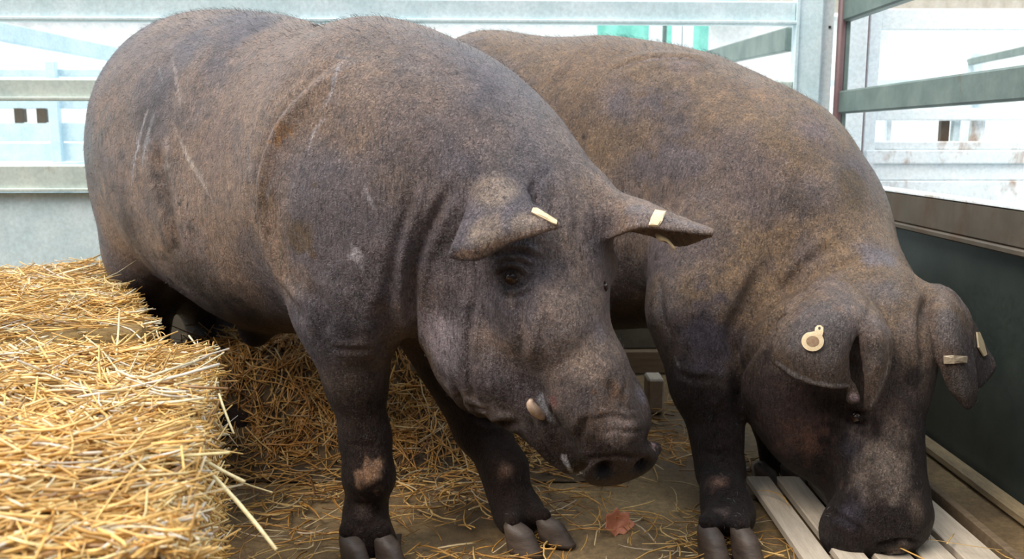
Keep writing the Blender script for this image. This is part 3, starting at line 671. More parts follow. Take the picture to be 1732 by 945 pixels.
def bristles(name, sk, n, cols, parent, bf, hf, hc, seed, lmin=0.005, lmax=0.012, w=0.00022):
    rg = np.random.default_rng(seed); V, F = sk.V, sk.F
    c = V[F].mean(1); ar = np.linalg.norm(np.cross(V[F[:, 2]]-V[F[:, 0]], V[F[:, 3]]-V[F[:, 1]]), axis=1)
    nn = sk.N[F[:, 0]]
    top = np.clip((nn[:, 2]-0.55)/0.4, 0, 1)*(c[:, 2] > 0.6)
    pr = ar*(1+1.5*top); 
    view = CAM-c; pr = pr*np.where((view*nn).sum(1) > -0.25*np.linalg.norm(view, axis=1), 1, 0.25)
    f = rg.choice(len(F), n, p=pr/pr.sum()); b = V[F[f, 0]]*0
    u = rg.random((n, 2)); b = (V[F[f, 0]]*(1-u[:, :1])+V[F[f, 1]]*u[:, :1])*(1-u[:, 1:])+(V[F[f, 3]]*(1-u[:, :1])+V[F[f, 2]]*u[:, :1])*u[:, 1:]
    N_ = nn[f]; hd = np.clip(1.3-np.linalg.norm(b-hc, axis=1)/0.22, 0, 1)[:, None]
    d = (1-hd)*(-bf*0.8+np.array([0, 0, -0.55]))+hd*(-hf)
    d = d+rg.normal(0, 0.35, (n, 3)); d = d-N_*(d*N_).sum(1)[:, None]; d /= np.linalg.norm(d, axis=1)[:, None]+1e-9
    t = top[f][:, None]; lift = 0.12+0.22*t+rg.random((n, 1))*0.25
    L = (lmin+(lmax-lmin)*rg.random((n, 1)))*(1+0.5*t*rg.random((n, 1)))
    tip = b+(d+N_*lift)*L; mid = b+(d*0.45+N_*lift*0.75)*L
    sd = np.cross(d, CAM-b); sd /= np.linalg.norm(sd, axis=1)[:, None]+1e-9
    sd = sd*0.8+np.cross(d, N_)*0.2
    b0 = b-N_*0.0008; W = w*(0.7+0.6*rg.random((n, 1)))
    VV = np.stack([b0-sd*W, b0+sd*W, mid+sd*W*0.8, mid-sd*W*0.8, tip+sd*W*0.15, tip-sd*W*0.15], 1).reshape(-1, 3)
    i = np.arange(n)[:, None]*6; FF = np.concatenate([i+np.array([0, 1, 2, 3]), i+np.array([3, 2, 4, 5])])
    o = mesh(name, VV, FF, M['bristle'], parent, True); tag(o, kind='stuff'); return o

def toe(parent, base, fdir, L=0.034, W=0.021, H=0.058):
    """one half of a cloven hoof: a blunt horn wedge, flat underneath"""
    f = nz([fdir[0], fdir[1], 0]); l = np.array([-f[1], f[0], 0]); V = []; F = []; m, n = 9, 18
    for i in range(m):
        t = i/(m-1)
        for j in range(n):
            a = 2*math.pi*j/n; cx, sx = math.cos(a), math.sin(a)
            r = 1-0.30*t-(0.55*max(0, t-0.8)/0.2)*0.8
            fx = (abs(cx)**0.85*(1 if cx > 0 else -1))*L*r*(1.15 if cx > 0 else 0.85)-t*L*0.62; sy = (abs(sx)**0.8*(1 if sx > 0 else -1))*W*(r+0.12*t)
            p = np.asarray(base)+f*fx+l*sy; V.append((p[0], p[1], 0.003+H*t*(0.9 if cx > 0 else 1.0)))
    for i in range(m-1):
        for j in range(n): F.append((i*n+j, i*n+(j+1) % n, (i+1)*n+(j+1) % n, (i+1)*n+j))
    F.append(tuple(range(n))[::-1]); F.append(tuple((m-1)*n+j for j in range(n)))
    return mesh('hoof', V, F, M['hoof'], parent, True)
def ball(name, c, r, mat, parent, ax=None):
    V = []; F = []; m, n = 14, 24; ax = np.eye(3) if ax is None else ax; r = np.ones(3)*r
    for i in range(m+1):
        for j in range(n):
            th = math.pi*i/m; a = 2*math.pi*j/n
            V.append(np.asarray(c)+ax.T @ (r*np.array([math.sin(th)*math.cos(a), math.sin(th)*math.sin(a), math.cos(th)])))
    for i in range(m):
        for j in range(n): F.append((i*n+j, (i+1)*n+j, (i+1)*n+(j+1) % n, i*n+(j+1) % n))
    return mesh(name, V, F, mat, parent, True)
def horn(name, pts, rad, mat, parent, n=12, k=14):
    C_ = cr_interp(np.array(pts), k); R_ = cr_interp(np.array(rad)[:, None], k)[:, 0]; V = []; F = []
    for i in range(k):
        d = nz(C_[min(i+1, k-1)]-C_[max(i-1, 0)]); a = nz(np.cross(d, [0.3, 0.2, 1])); b = np.cross(d, a)
        for j in range(n): t = 2*math.pi*j/n; V.append(C_[i]+R_[i]*(a*math.cos(t)+b*math.sin(t)))
    for i in range(k-1):
        for j in range(n): F.append((i*n+j, i*n+(j+1) % n, (i+1)*n+(j+1) % n, (i+1)*n+j))
    F.append(tuple(range(n))[::-1]); F.append(tuple((k-1)*n+j for j in range(n)))
    return mesh(name, V, F, mat, parent, True)
def on_skin(name, sk, poly, mat, parent, off=0.0012, th=0.0022):
    """a thin plate with a pixel outline that lies on the skin (fan of rings), with thickness"""
    poly = np.array(poly, float); c = poly.mean(0); rings = [c[None]]; k = len(poly)
    grid = [c+(poly-c)*t for t in (0.35, 0.7, 1.0)]
    pts = [c]+[p for g in grid for p in g]; Q = []; NN = []
    for px, py in pts:
        d = Vector(ray(px, py)).normalized(); h = sk.t.ray_cast(Vector(CAM), d)
        Q.append(None if h[0] is None else np.array(h[0])); NN.append(None if h[0] is None else np.array(h[1]))
    dep = [q @ FW for q in Q if q is not None]; md = np.median(dep); n0 = nz(np.mean([n for n in NN if n is not None], 0))
    c0 = Q[0] if Q[0] is not None else [q for q in Q if q is not None][0]
    out = []
    for (px, py), q in zip(pts, Q):
        if q is None or abs(q @ FW-md) > 0.02:
            d = ray(px, py); q = CAM+d*(((c0-CAM) @ n0)/(d @ n0))
        out.append(q)
    out = np.array(out); ctr = out.mean(0); h = (out-ctr) @ n0; out = out-np.outer(h*0.35, n0)+n0*(off+0.35*np.abs(h).max()*0.5)
    m = len(out); V = np.concatenate([out+n0*th, out-n0*th*0.2]); F = []
    for j in range(k):
        a, b = 1+j, 1+(j+1) % k; F.append((0, a, b))
        for r_ in range(2): F.append((1+r_*k+j, 1+(r_+1)*k+j, 1+(r_+1)*k+(j+1) % k, 1+r_*k+(j+1) % k))
        F.append((1+2*k+j, m+1+2*k+j, m+1+2*k+(j+1) % k, 1+2*k+(j+1) % k))
    F += [tuple(m+1+2*k+j for j in range(k))]
    return mesh(name, V, F, mat, parent, False), n0, out[0]
def disc(cx, cy, rx, ry, n=20): return [(cx+rx*math.cos(2*math.pi*i/n), cy+ry*math.sin(2*math.pi*i/n)) for i in range(n)]
def hit(sk, px, py):
    h = sk.t.ray_cast(Vector(CAM), Vector(ray(px, py)).normalized()); return np.array(h[0]), np.array(h[1])
def start(prims):
    V, F = sculpt(prims, VOX); return Skin(V, F, VOX)

# ---- first pig
s1 = start(prims1); E1, EN1 = hit(s1, 864, 471)
for pts, w, dp, pf, sd in (
    ([(590, 92), (556, 112), (505, 155), (458, 215), (434, 300), (440, 390), (466, 460), (500, 520), (540, 565)], 0.013, 0.005, 0.008, 1),
    ([(262, 230), (268, 280), (282, 345), (297, 410), (305, 440)], 0.018, 0.008, 0.004, 0),
    ([(700, 280), (690, 350), (672, 420), (655, 500), (660, 560)], 0.008, 0.004, 0.003, 0),
    ([(778, 290), (745, 345), (718, 400), (700, 450), (697, 505), (702, 560), (716, 620)], 0.009, 0.009, 0.006, 0),
    ([(735, 300), (716, 360), (694, 420), (680, 470)], 0.006, 0.003, 0.002, 0),
    ([(812, 480), (796, 540), (793, 600), (800, 660), (812, 700)], 0.006, 0.005, 0.003, 0),
    ([(766, 640), (782, 680), (812, 706), (850, 715), (890, 716)], 0.007, 0.007, 0.005, 0),
    ([(780, 668), (800, 686), (830, 694)], 0.005, 0.003, 0.003, 0),
    ([(872, 498), (880, 530), (884, 570), (878, 610)], 0.010, 0.006, 0.003, 0),
    ([(640, 500), (648, 560), (652, 610)], 0.014, 0.010, 0.004, 0),
    ([(560, 588), (590, 592), (635, 588)], 0.006, 0.0018, 0.0015, 0),
    ([(520, 470), (545, 520), (556, 575)], 0.014, 0.005, 0.004, 0),
    # brow and eyelids
    ([(824, 442), (850, 428), (885, 428), (915, 440)], 0.005, 0.004, 0.004, 0), ([(836, 452), (858, 441), (884, 443), (904, 455)], 0.0035, 0.003, 0.003, 0),
    ([(838, 470), (850, 458), (866, 454), (880, 460), (889, 472)], 0.0032, 0.0035, 0.0055, 0), ([(842, 474), (852, 485), (868, 489), (884, 482), (890, 474)], 0.0028, 0.003, 0.003, 0),
    ([(846, 496), (866, 502), (888, 497), (900, 486)], 0.004, 0.003, 0.002, 0),
    ([(905, 300), (900, 330), (912, 362)], 0.006, 0.004, 0.003, 0), ([(930, 300), (935, 350), (928, 400)], 0.006, 0.002, 0.0015, 0),
    ([(965, 320), (975, 370), (970, 420)], 0.006, 0.002, 0.0015, 0), ([(1000, 330), (1008, 370), (1004, 410)], 0.005, 0.002, 0.0015, 0),
    ([(905, 500), (915, 560), (912, 620)], 0.010, 0.002, 0.003, 0),
    # lips, snout
    ([(893, 700), (905, 730), (925, 765), (955, 800), (985, 822)], 0.006, 0.007, 0.004, 0),
    ([(925, 660), (935, 690), (940, 720)], 0.005, 0.003, 0.004, 0),
    ([(995, 722), (1012, 708), (1040, 704), (1062, 709), (1088, 706)], 0.0040, 0.0035, 0.002, 0),
    ([(1012, 738), (1035, 728), (1070, 730), (1098, 726)], 0.003, 0.002, 0.002, 0),
    ([(980, 748), (986, 722), (1000, 700)], 0.006, 0.005, 0.004, 0), ([(986, 776), (1010, 774), (1050, 772), (1095, 776)], 0.004, 0.005, 0.0, 0),
    ([(1025, 640), (1035, 665), (1038, 690)], 0.007, 0.004, 0.003, 0), ([(1055, 650), (1050, 675), (1052, 695)], 0.005, 0.003, 0.003, 0),
    
    
    ([(585, 748), (610, 756), (640, 752)], 0.006, 0.0018, 0.001, 0), ([(600, 850), (618, 853), (640, 848)], 0.006, 0.002, 0.001, 0), ([(605, 890), (622, 886), (645, 888)], 0.005, 0.002, 0.001, 0),
):
    s1.crease(pts, w, dp, pf, sd)
s1.blob(864, 472, 0.018, -0.005); s1.blob(1022, 795, 0.0125, -0.024); s1.blob(1086, 788, 0.0105, -0.022); s1.blob(1025, 625, 0.03, 0.006)
s1.blob(820, 640, 0.035, 0.006); s1.blob(1033, 486, 0.014, -0.007); s1.blob(626, 812, 0.022, 0.004); s1.blob(856, 800, 0.022, 0.004)
for x, y, r, h in ((330, 120, 0.07, 0.008), (300, 150, 0.03, -0.006), (520, 330, 0.09, 0.006), (610, 180, 0.08, 0.006), (555, 250, 0.05, -0.005), (720, 200, 0.07, 0.005), (640, 420, 0.05, 0.006), (590, 500, 0.04, 0.006), (750, 470, 0.04, 0.006), (920, 400, 0.03, 0.004), (960, 560, 0.03, 0.005)):
    s1.blob(x, y, r, h)
s1.D += 0.0022*fbm(s1.V, 11, 3)+0.0008*fbm(s1.V, 45, 3)
s1.apply()
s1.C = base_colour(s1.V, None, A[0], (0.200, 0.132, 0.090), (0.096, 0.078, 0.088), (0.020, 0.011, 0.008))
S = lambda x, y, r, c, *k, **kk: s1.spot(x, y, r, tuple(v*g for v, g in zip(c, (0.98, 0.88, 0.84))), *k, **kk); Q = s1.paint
S(150, 250, 0.12, (0.110, 0.125, 0.135), 0.7); S(240, 200, 0.13, (0.060, 0.055, 0.055), 0.7, 1.0); S(280, 330, 0.11, (0.060, 0.054, 0.055), 0.6); S(215, 380, 0.12, (0.050, 0.038, 0.038), 0.75)
S(470, 70, 0.16, (0.19, 0.125, 0.078), 0.6); S(640, 60, 0.13, (0.165, 0.130, 0.105), 0.6); S(820, 100, 0.10, (0.105, 0.095, 0.105), 0.7); S(900, 190, 0.09, (0.16, 0.14, 0.14), 0.7); S(610, 430, 0.09, (0.125, 0.110, 0.125), 0.6); S(860, 270, 0.05, (0.13, 0.115, 0.115), 0.6); S(700, 200, 0.14, (0.155, 0.115, 0.095), 0.5)
S(700, 330, 0.10, (0.115, 0.088, 0.070), 0.5); S(560, 330, 0.14, (0.105, 0.090, 0.100), 0.6); S(500, 400, 0.05, (0.100, 0.068, 0.034), 0.8, 0.5, 0.9); S(450, 340, 0.04, (0.110, 0.072, 0.036), 0.7, 0.6, 1.0)
S(480, 222, 0.022, (0.23, 0.12, 0.035), 0.9, 0.6, 1.0, 60); S(365, 235, 0.10, (0.135, 0.088, 0.074), 0.5); S(735, 560, 0.075, (0.30, 0.28, 0.31), 0.8); S(745, 480, 0.06, (0.17, 0.145, 0.15), 0.5); S(822, 690, 0.032, (0.24, 0.22, 0.23), 0.75)  # pale jowl spots paint the highlight there into the skin colour
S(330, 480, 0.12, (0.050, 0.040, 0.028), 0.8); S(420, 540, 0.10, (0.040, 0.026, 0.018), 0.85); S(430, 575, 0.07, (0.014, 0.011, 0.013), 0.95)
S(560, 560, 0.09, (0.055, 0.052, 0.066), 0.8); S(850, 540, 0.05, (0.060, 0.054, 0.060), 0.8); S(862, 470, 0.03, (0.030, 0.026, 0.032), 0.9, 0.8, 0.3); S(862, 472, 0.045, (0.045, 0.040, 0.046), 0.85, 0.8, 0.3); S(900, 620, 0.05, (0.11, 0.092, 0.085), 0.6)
S(955, 370, 0.06, (0.105, 0.084, 0.080), 0.7); S(960, 520, 0.07, (0.185, 0.150, 0.128), 0.75); S(985, 610, 0.05, (0.23, 0.185, 0.145), 0.85); S(1015, 560, 0.025, (0.14, 0.13, 0.15), 0.6); S(950, 450, 0.03, (0.09, 0.075, 0.08), 0.6)
S(950, 720, 0.040, (0.045, 0.037, 0.033), 0.85, 0.8, 0.8, 60); S(1040, 660, 0.022, (0.10, 0.06, 0.035), 0.9, 0.7, 0.9, 80); S(1085, 670, 0.025, (0.085, 0.080, 0.105), 0.8); S(1045, 725, 0.035, (0.12, 0.09, 0.075), 0.8, 0.6)
Q([(998, 796), (1030, 806), (1060, 806), (1100, 786)], 0.026, (0.024, 0.015, 0.012), 0.95, 0.5, 0.5, 0.0); S(1105, 752, 0.008, (0.30, 0.20, 0.18), 0.9, 0.8, 0.8, 120); S(1055, 797, 0.050, (0.034, 0.021, 0.016), 0.95, 0.4); S(1021, 796, 0.022, (0.005, 0.005, 0.007), 1, 0.6, 0.5, 60); S(1086, 788, 0.019, (0.005, 0.005, 0.008), 1, 0.6, 0.5, 60)  # small pale spot at the right rim tip is a painted highlight
S(900, 720, 0.03, (0.05, 0.042, 0.038), 0.8); Q([(915, 662), (922, 690), (935, 715)], 0.007, (0.17, 0.17, 0.185), 0.85); Q([(950, 770), (968, 800), (984, 826)], 0.005, (0.24, 0.24, 0.25), 0.9)  # grey streak along the lip edge is a painted highlight
S(935, 675, 0.009, (0.16, 0.06, 0.055), 0.8)
for p_ in (((840, 320), 0.06), ((820, 390), 0.05), ((890, 380), 0.04)): S(p_[0][0], p_[0][1], p_[1]*0.8, (0.230, 0.195, 0.155), 0.85, 0.5, 0.2)
Q([(770, 428), (810, 430), (862, 404), (935, 388)], 0.008, (0.26, 0.175, 0.125), 0.8); Q([(1060, 350), (1120, 375), (1195, 393)], 0.022, (0.175, 0.135, 0.120), 0.75)
S(854, 334, 0.006, (0.03, 0.025, 0.025), 0.8)
# old scars, scratches and rubbed dust
for pts, w, c, a in (
    ([(250, 185), (238, 225), (228, 270), (222, 320)], 0.0050, (0.24, 0.23, 0.24), 0.85), ([(262, 190), (248, 235), (240, 280)], 0.0070, (0.19, 0.19, 0.20), 0.8), ([(290, 95), (300, 140), (306, 188)], 0.0055, (0.22, 0.18, 0.16), 0.8),
    ([(268, 110), (276, 145)], 0.003, (0.2, 0.2, 0.2), 0.5), ([(295, 215), (318, 265), (345, 312), (362, 345)], 0.0070, (0.27, 0.22, 0.18), 0.85), ([(280, 225), (283, 262)], 0.005, (0.22, 0.17, 0.15), 0.7), ([(272, 280), (288, 282)], 0.007, (0.22, 0.20, 0.19), 0.5),
    ([(592, 90), (570, 118), (560, 160), (540, 190)], 0.0035, (0.25, 0.23, 0.23), 0.7), ([(550, 200), (530, 225), (520, 262)], 0.0035, (0.28, 0.25, 0.25), 0.7), ([(616, 312), (626, 340), (636, 355)], 0.0045, (0.22, 0.20, 0.21), 0.7),
    ([(594, 412), (604, 432), (613, 458)], 0.0100, (0.27, 0.25, 0.27), 0.8), ([(588, 84), (570, 96), (602, 100)], 0.006, (0.07, 0.06, 0.06), 0.7), ([(430, 200), (420, 260), (424, 320)], 0.008, (0.20, 0.175, 0.16), 0.4),
    ([(470, 290), (455, 320), (452, 345)], 0.004, (0.2, 0.19, 0.2), 0.5), ([(500, 300), (490, 330)], 0.003, (0.2, 0.19, 0.2), 0.5), ([(560, 130), (600, 105), (660, 100), (730, 130), (790, 160)], 0.010, (0.20, 0.165, 0.14), 0.35),
    ([(380, 60), (340, 90), (310, 120)], 0.003, (0.2, 0.17, 0.15), 0.4), ([(300, 340), (306, 350)], 0.007, (0.02, 0.02, 0.02), 0.7), ([(318, 338), (316, 355)], 0.005, (0.03, 0.02, 0.02), 0.7), ([(478, 215), (505, 255)], 0.004, (0.09, 0.07, 0.06), 0.5),
    ([(440, 360), (444, 430), (470, 480)], 0.006, (0.19, 0.16, 0.15), 0.4), ([(475, 400), (476, 430), (470, 460)], 0.004, (0.17, 0.14, 0.10), 0.6)):
    Q(pts, w*1.25+0.001, tuple(v*1.25 for v in c), min(1, a*1.15), 0.8, 0.7, 0.4)
S(628, 800, 0.030, (0.26, 0.15, 0.075), 0.85, 0.7, 0.7, 60); S(615, 860, 0.03, (0.10, 0.075, 0.06), 0.7); S(857, 795, 0.028, (0.17, 0.10, 0.06), 0.7); S(600, 690, 0.08, (0.034, 0.023, 0.018), 0.5)
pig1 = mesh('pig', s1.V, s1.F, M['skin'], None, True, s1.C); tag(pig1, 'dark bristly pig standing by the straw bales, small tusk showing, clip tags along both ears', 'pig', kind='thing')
bristles('bristle_coat', s1, 14000, None, pig1, A[0], h1f, C1, 11)
e1 = E1-EN1*0.0125; ball('eye', e1, 0.0155, M['eye'], pig1)
e1b, n1b = hit(s1, 1024, 484); ball('eye', e1b-n1b*0.0115+h1l*0.001, 0.0140, M['eye'], pig1)
horn('tusk', [P(918, 704, 1.40), P(906, 695, 1.383), P(898, 684, 1.376), P(898, 675, 1.374)], [0.0070, 0.0088, 0.0075, 0.0030], M['tusk'], pig1)
t_ = on_skin('ear_tag', s1, [(901, 354), (908, 355), (942, 375), (941, 382), (934, 380), (898, 361)], M['tag_cream'], pig1)[0]
on_skin('ear_tag', s1, [(1108, 358), (1126, 362), (1120, 376), (1113, 388), (1097, 384), (1101, 370)], M['tag_cream'], pig1)
tg = horn('tag_stud', [P(1112, 396, 1.40), P(1117, 402, 1.39), P(1128, 406, 1.385), P(1142, 421, 1.385)], [0.004, 0.005, 0.0028, 0.002], M['tag_cream'], pig1)
dd = np.array([0.62, -0.70])
for x, y, l_ in ((603, 962, 0), (662, 962, 0)): toe(pig1, FL(x, y), dd, 0.036, 0.021, 0.062)
toe(pig1, FL(886, 936), (0.75, -0.55), 0.036, 0.022, 0.058); toe(pig1, FL(940, 921), (0.85, -0.35), 0.034, 0.020, 0.053)
for c_ in ((262, 735), (392, 720)):
    q_ = FL(*c_); 
    for k_ in (-1, 1): toe(pig1, (q_[0]+0.030+0.018*k_, q_[1]-0.035+0.018*k_, 0), dd, 0.038, 0.023, 0.065)
for a_, b_ in (((586, 905), (584, 925)), ((668, 905), (672, 925))): horn('dewclaw', [P(*a_, 1.575), P(*b_, 1.565)], [0.013, 0.006], M['hoof'], pig1)

# ---- second pig
s2 = start(prims2); E2, EN2 = hit(s2, 1452, 706)
for pts, w, dp, pf, sd in (
    ([(1390, 480), (1340, 520), (1290, 570), (1255, 630), (1246, 690), (1262, 750)], 0.012, 0.010, 0.006, 0),
    ([(1430, 400), (1370, 440), (1320, 500), (1285, 560)], 0.009, 0.005, 0.004, 0), ([(1455, 430), (1400, 465), (1350, 500)], 0.007, 0.004, 0.003, 0),
    ([(1300, 430), (1265, 500), (1235, 560), (1235, 620)], 0.013, 0.006, 0.004, 0), ([(1142, 628), (1172, 640), (1210, 640)], 0.006, 0.003, 0.002, 0), ([(1120, 470), (1118, 520), (1130, 570)], 0.01, 0.003, 0.003, 0),
    ([(1020, 130), (1080, 105), (1150, 100), (1215, 108)], 0.012, 0.003, 0.003, 0), ([(1250, 560), (1248, 640), (1252, 700)], 0.014, 0.010, 0.003, 0),
    ([(1575, 500), (1560, 530), (1560, 590), (1568, 640)], 0.010, 0.006, 0.004, 0), ([(1430, 690), (1452, 698), (1470, 700)], 0.004, 0.004, 0.004, 0), ([(1432, 706), (1450, 716), (1470, 712)], 0.004, 0.004, 0.003, 0),
    ([(1480, 720), (1470, 780), (1468, 830)], 0.009, 0.001, 0.001, 0), ([(1515, 730), (1518, 790), (1512, 840)], 0.009, 0.001, 0.001, 0),
    ([(1476, 925), (1500, 915), (1530, 912), (1562, 920)], 0.004, 0.006, 0.004, 0), ([(1480, 938), (1515, 930), (1560, 934)], 0.003, 0.003, 0.003, 0), ([(1398, 862), (1430, 880), (1470, 905)], 0.006, 0.006, 0.004, 0),
    ([(1190, 762), (1212, 768), (1238, 762)], 0.006, 0.0018, 0.001, 0), ([(1200, 838), (1222, 842), (1245, 836)], 0.006, 0.002, 0.001, 0)):
    s2.crease(pts, w, dp, pf, sd)
for x, y, r, h in ((1220, 820, 0.02, 0.004), (1300, 250, 0.08, 0.008), (1200, 200, 0.06, 0.005), (1390, 330, 0.05, 0.006), (1100, 250, 0.07, -0.005), (1010, 330, 0.06, 0.006), (1180, 470, 0.05, 0.006), (1395, 560, 0.03, 0.003), (1440, 610, 0.010, -0.004)): s2.blob(x, y, r, h)
s2.D += 0.0022*fbm(s2.V+3, 11, 3)+0.0008*fbm(s2.V, 45, 3)
s2.apply()
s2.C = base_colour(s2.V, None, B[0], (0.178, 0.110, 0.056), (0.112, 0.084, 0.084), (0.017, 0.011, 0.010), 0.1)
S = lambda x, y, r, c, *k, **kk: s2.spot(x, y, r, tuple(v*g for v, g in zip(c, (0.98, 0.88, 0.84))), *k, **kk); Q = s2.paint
S(1000, 110, 0.18, (0.185, 0.118, 0.058), 0.7); S(1220, 170, 0.12, (0.165, 0.105, 0.050), 0.75); S(1300, 160, 0.05, (0.25, 0.15, 0.065), 0.6); S(950, 200, 0.14, (0.120, 0.078, 0.045), 0.7); S(1150, 110, 0.05, (0.19, 0.15, 0.14), 0.6)
S(1380, 220, 0.08, (0.165, 0.130, 0.135), 0.7); S(1250, 300, 0.12, (0.130, 0.102, 0.098), 0.7); S(1440, 310, 0.065, (0.115, 0.080, 0.038), 0.9, 0.5, 0.5, 18); S(1340, 340, 0.05, (0.075, 0.06, 0.045), 0.6); S(1150, 200, 0.05, (0.07, 0.058, 0.05), 0.5)
S(1180, 420, 0.10, (0.098, 0.080, 0.085), 0.7); S(1080, 460, 0.09, (0.06, 0.048, 0.042), 0.7); S(1190, 570, 0.09, (0.050, 0.046, 0.068), 0.8); S(1490, 430, 0.06, (0.14, 0.13, 0.15), 0.8); S(1360, 430, 0.07, (0.085, 0.074, 0.082), 0.6)
S(1500, 490, 0.05, (0.125, 0.112, 0.112), 0.7); S(1390, 560, 0.08, (0.105, 0.095, 0.092), 0.85, 0.5, 0.3); S(1480, 600, 0.03, (0.10, 0.088, 0.082), 0.8); S(1615, 560, 0.05, (0.105, 0.094, 0.090), 0.85, 0.5, 0.3); S(1630, 650, 0.03, (0.085, 0.078, 0.076), 0.8)
S(1420, 520, 0.018, (0.19, 0.11, 0.07), 0.5, 0.9, 1.0, 90); S(1345, 530, 0.018, (0.19, 0.12, 0.08), 0.5, 0.9, 1.0, 90); Q([(1312, 612), (1350, 637), (1400, 652), (1436, 652)], 0.005, (0.17, 0.15, 0.145), 0.8); Q([(1500, 570), (1503, 610), (1492, 650), (1472, 688)], 0.004, (0.16, 0.13, 0.115), 0.7)
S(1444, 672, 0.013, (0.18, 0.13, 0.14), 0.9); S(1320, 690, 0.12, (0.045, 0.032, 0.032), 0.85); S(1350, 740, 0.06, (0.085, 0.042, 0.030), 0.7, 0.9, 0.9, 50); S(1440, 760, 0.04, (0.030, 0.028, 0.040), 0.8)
S(1500, 790, 0.07, (0.125, 0.104, 0.084), 0.85); S(1510, 690, 0.045, (0.085, 0.062, 0.050), 0.7); S(1430, 870, 0.04, (0.035, 0.032, 0.045), 0.85); S(1520, 930, 0.03, (0.14, 0.115, 0.095), 0.8); S(1550, 860, 0.03, (0.10, 0.075, 0.055), 0.6); S(1475, 780, 0.01, (0.05, 0.05, 0.045), 0.7, 0.8, 0.6)
S(1545, 640, 0.035, (0.022, 0.018, 0.018), 0.9); S(1218, 812, 0.028, (0.13, 0.075, 0.05), 0.8); S(1222, 865, 0.025, (0.12, 0.09, 0.08), 0.6); S(1318, 812, 0.03, (0.10, 0.055, 0.045), 0.8); S(987, 232, 0.007, (0.02, 0.015, 0.015), 0.9)  # dark spot beside the far ear paints in the shade inside it
for pts, w, c, a in (([(1020, 130), (1070, 108), (1140, 98), (1210, 104)], 0.006, (0.26, 0.23, 0.23), 0.5), ([(1120, 440), (1116, 490), (1122, 540), (1145, 590)], 0.003, (0.14, 0.13, 0.14), 0.6), ([(1140, 600), (1150, 625)], 0.003, (0.25, 0.25, 0.26), 0.6), ([(960, 165), (1010, 200)], 0.003, (0.06, 0.045, 0.03), 0.5)):
    Q(pts, w, c, a, 0.8, 0.7, 0.4)
pig2 = mesh('pig', s2.V, s2.F, M['skin'], None, True, s2.C); tag(pig2, 'dark brownish pig feeding head down at the slatted deck, round tag in torn ear', 'pig', kind='thing')
bristles('bristle_coat', s2, 11000, None, pig2, B[0], h2f, C2, 12)
e2, n2 = hit(s2, 1446, 706); ball('eye', e2-n2*0.0085, 0.0105, M['eye'], pig2)
tp = [(1377-19*math.cos(t)+0, 577-17*math.sin(t)) for t in np.linspace(math.radians(128), math.radians(128)+math.radians(300), 18)]
tp = disc(1375, 577, 19, 17, 22); tp = [p for p in tp if not (p[0] > 1376 and p[1] < 570)]+[]
tp = [(1379, 560), (1379, 554), (1383, 550), (1389, 550), (1393, 554), (1393, 561), (1391, 568)]+[(1375+19*math.cos(a), 577+17*math.sin(a)) for a in np.linspace(math.radians(-15), math.radians(238), 18)]
t_, n0, c0 = on_skin('ear_tag', s2, tp, M['tag_cream'], pig2, 0.002)
pr = on_skin('tag_print', s2, disc(1375, 577, 11, 9), M['tag_print'], t_, 0.0046, 0.0004)[0]
ho = on_skin('tag_hole', s2, disc(1386, 556, 2.2, 2.6, 10), M['bristle'], t_, 0.0046, 0.0004)[0]
on_skin('ear_tag', s2, [(1593, 601), (1612, 600), (1632, 601), (1632, 612), (1612, 614), (1594, 614)], M['brass'], pig2)
on_skin('ear_tag', s2, [(1649, 562), (1653, 562), (1660, 578), (1666, 600), (1661, 603), (1652, 588)], M['tag_cream'], pig2, 0.002)
for x, y in ((1207, 950), (1264, 952)): toe(pig2, FL(x, y), (0.35, -0.9), 0.036, 0.023, 0.066)
horn('dewclaw', [P(1194, 875, 1.68), P(1186, 905, 1.66)], [0.014, 0.006], M['hoof'], pig2)
for c_ in ((1300, 822), (1345, 822)): toe(pig2, FL(*c_), (0.5, -0.8), 0.034, 0.02, 0.045)
horn('dewclaw', [P(1270, 815, 1.99), P(1262, 792, 1.98)], [0.018, 0.010], M['tusk'], pig2)
for c_ in ((810, 662), (915, 652)):
    q_ = FL(*c_)
    for k_ in (-1, 1): toe(pig2, (q_[0]+0.03+0.018*k_, q_[1]-0.03+0.015*k_, 0), dd, 0.034, 0.02, 0.05)

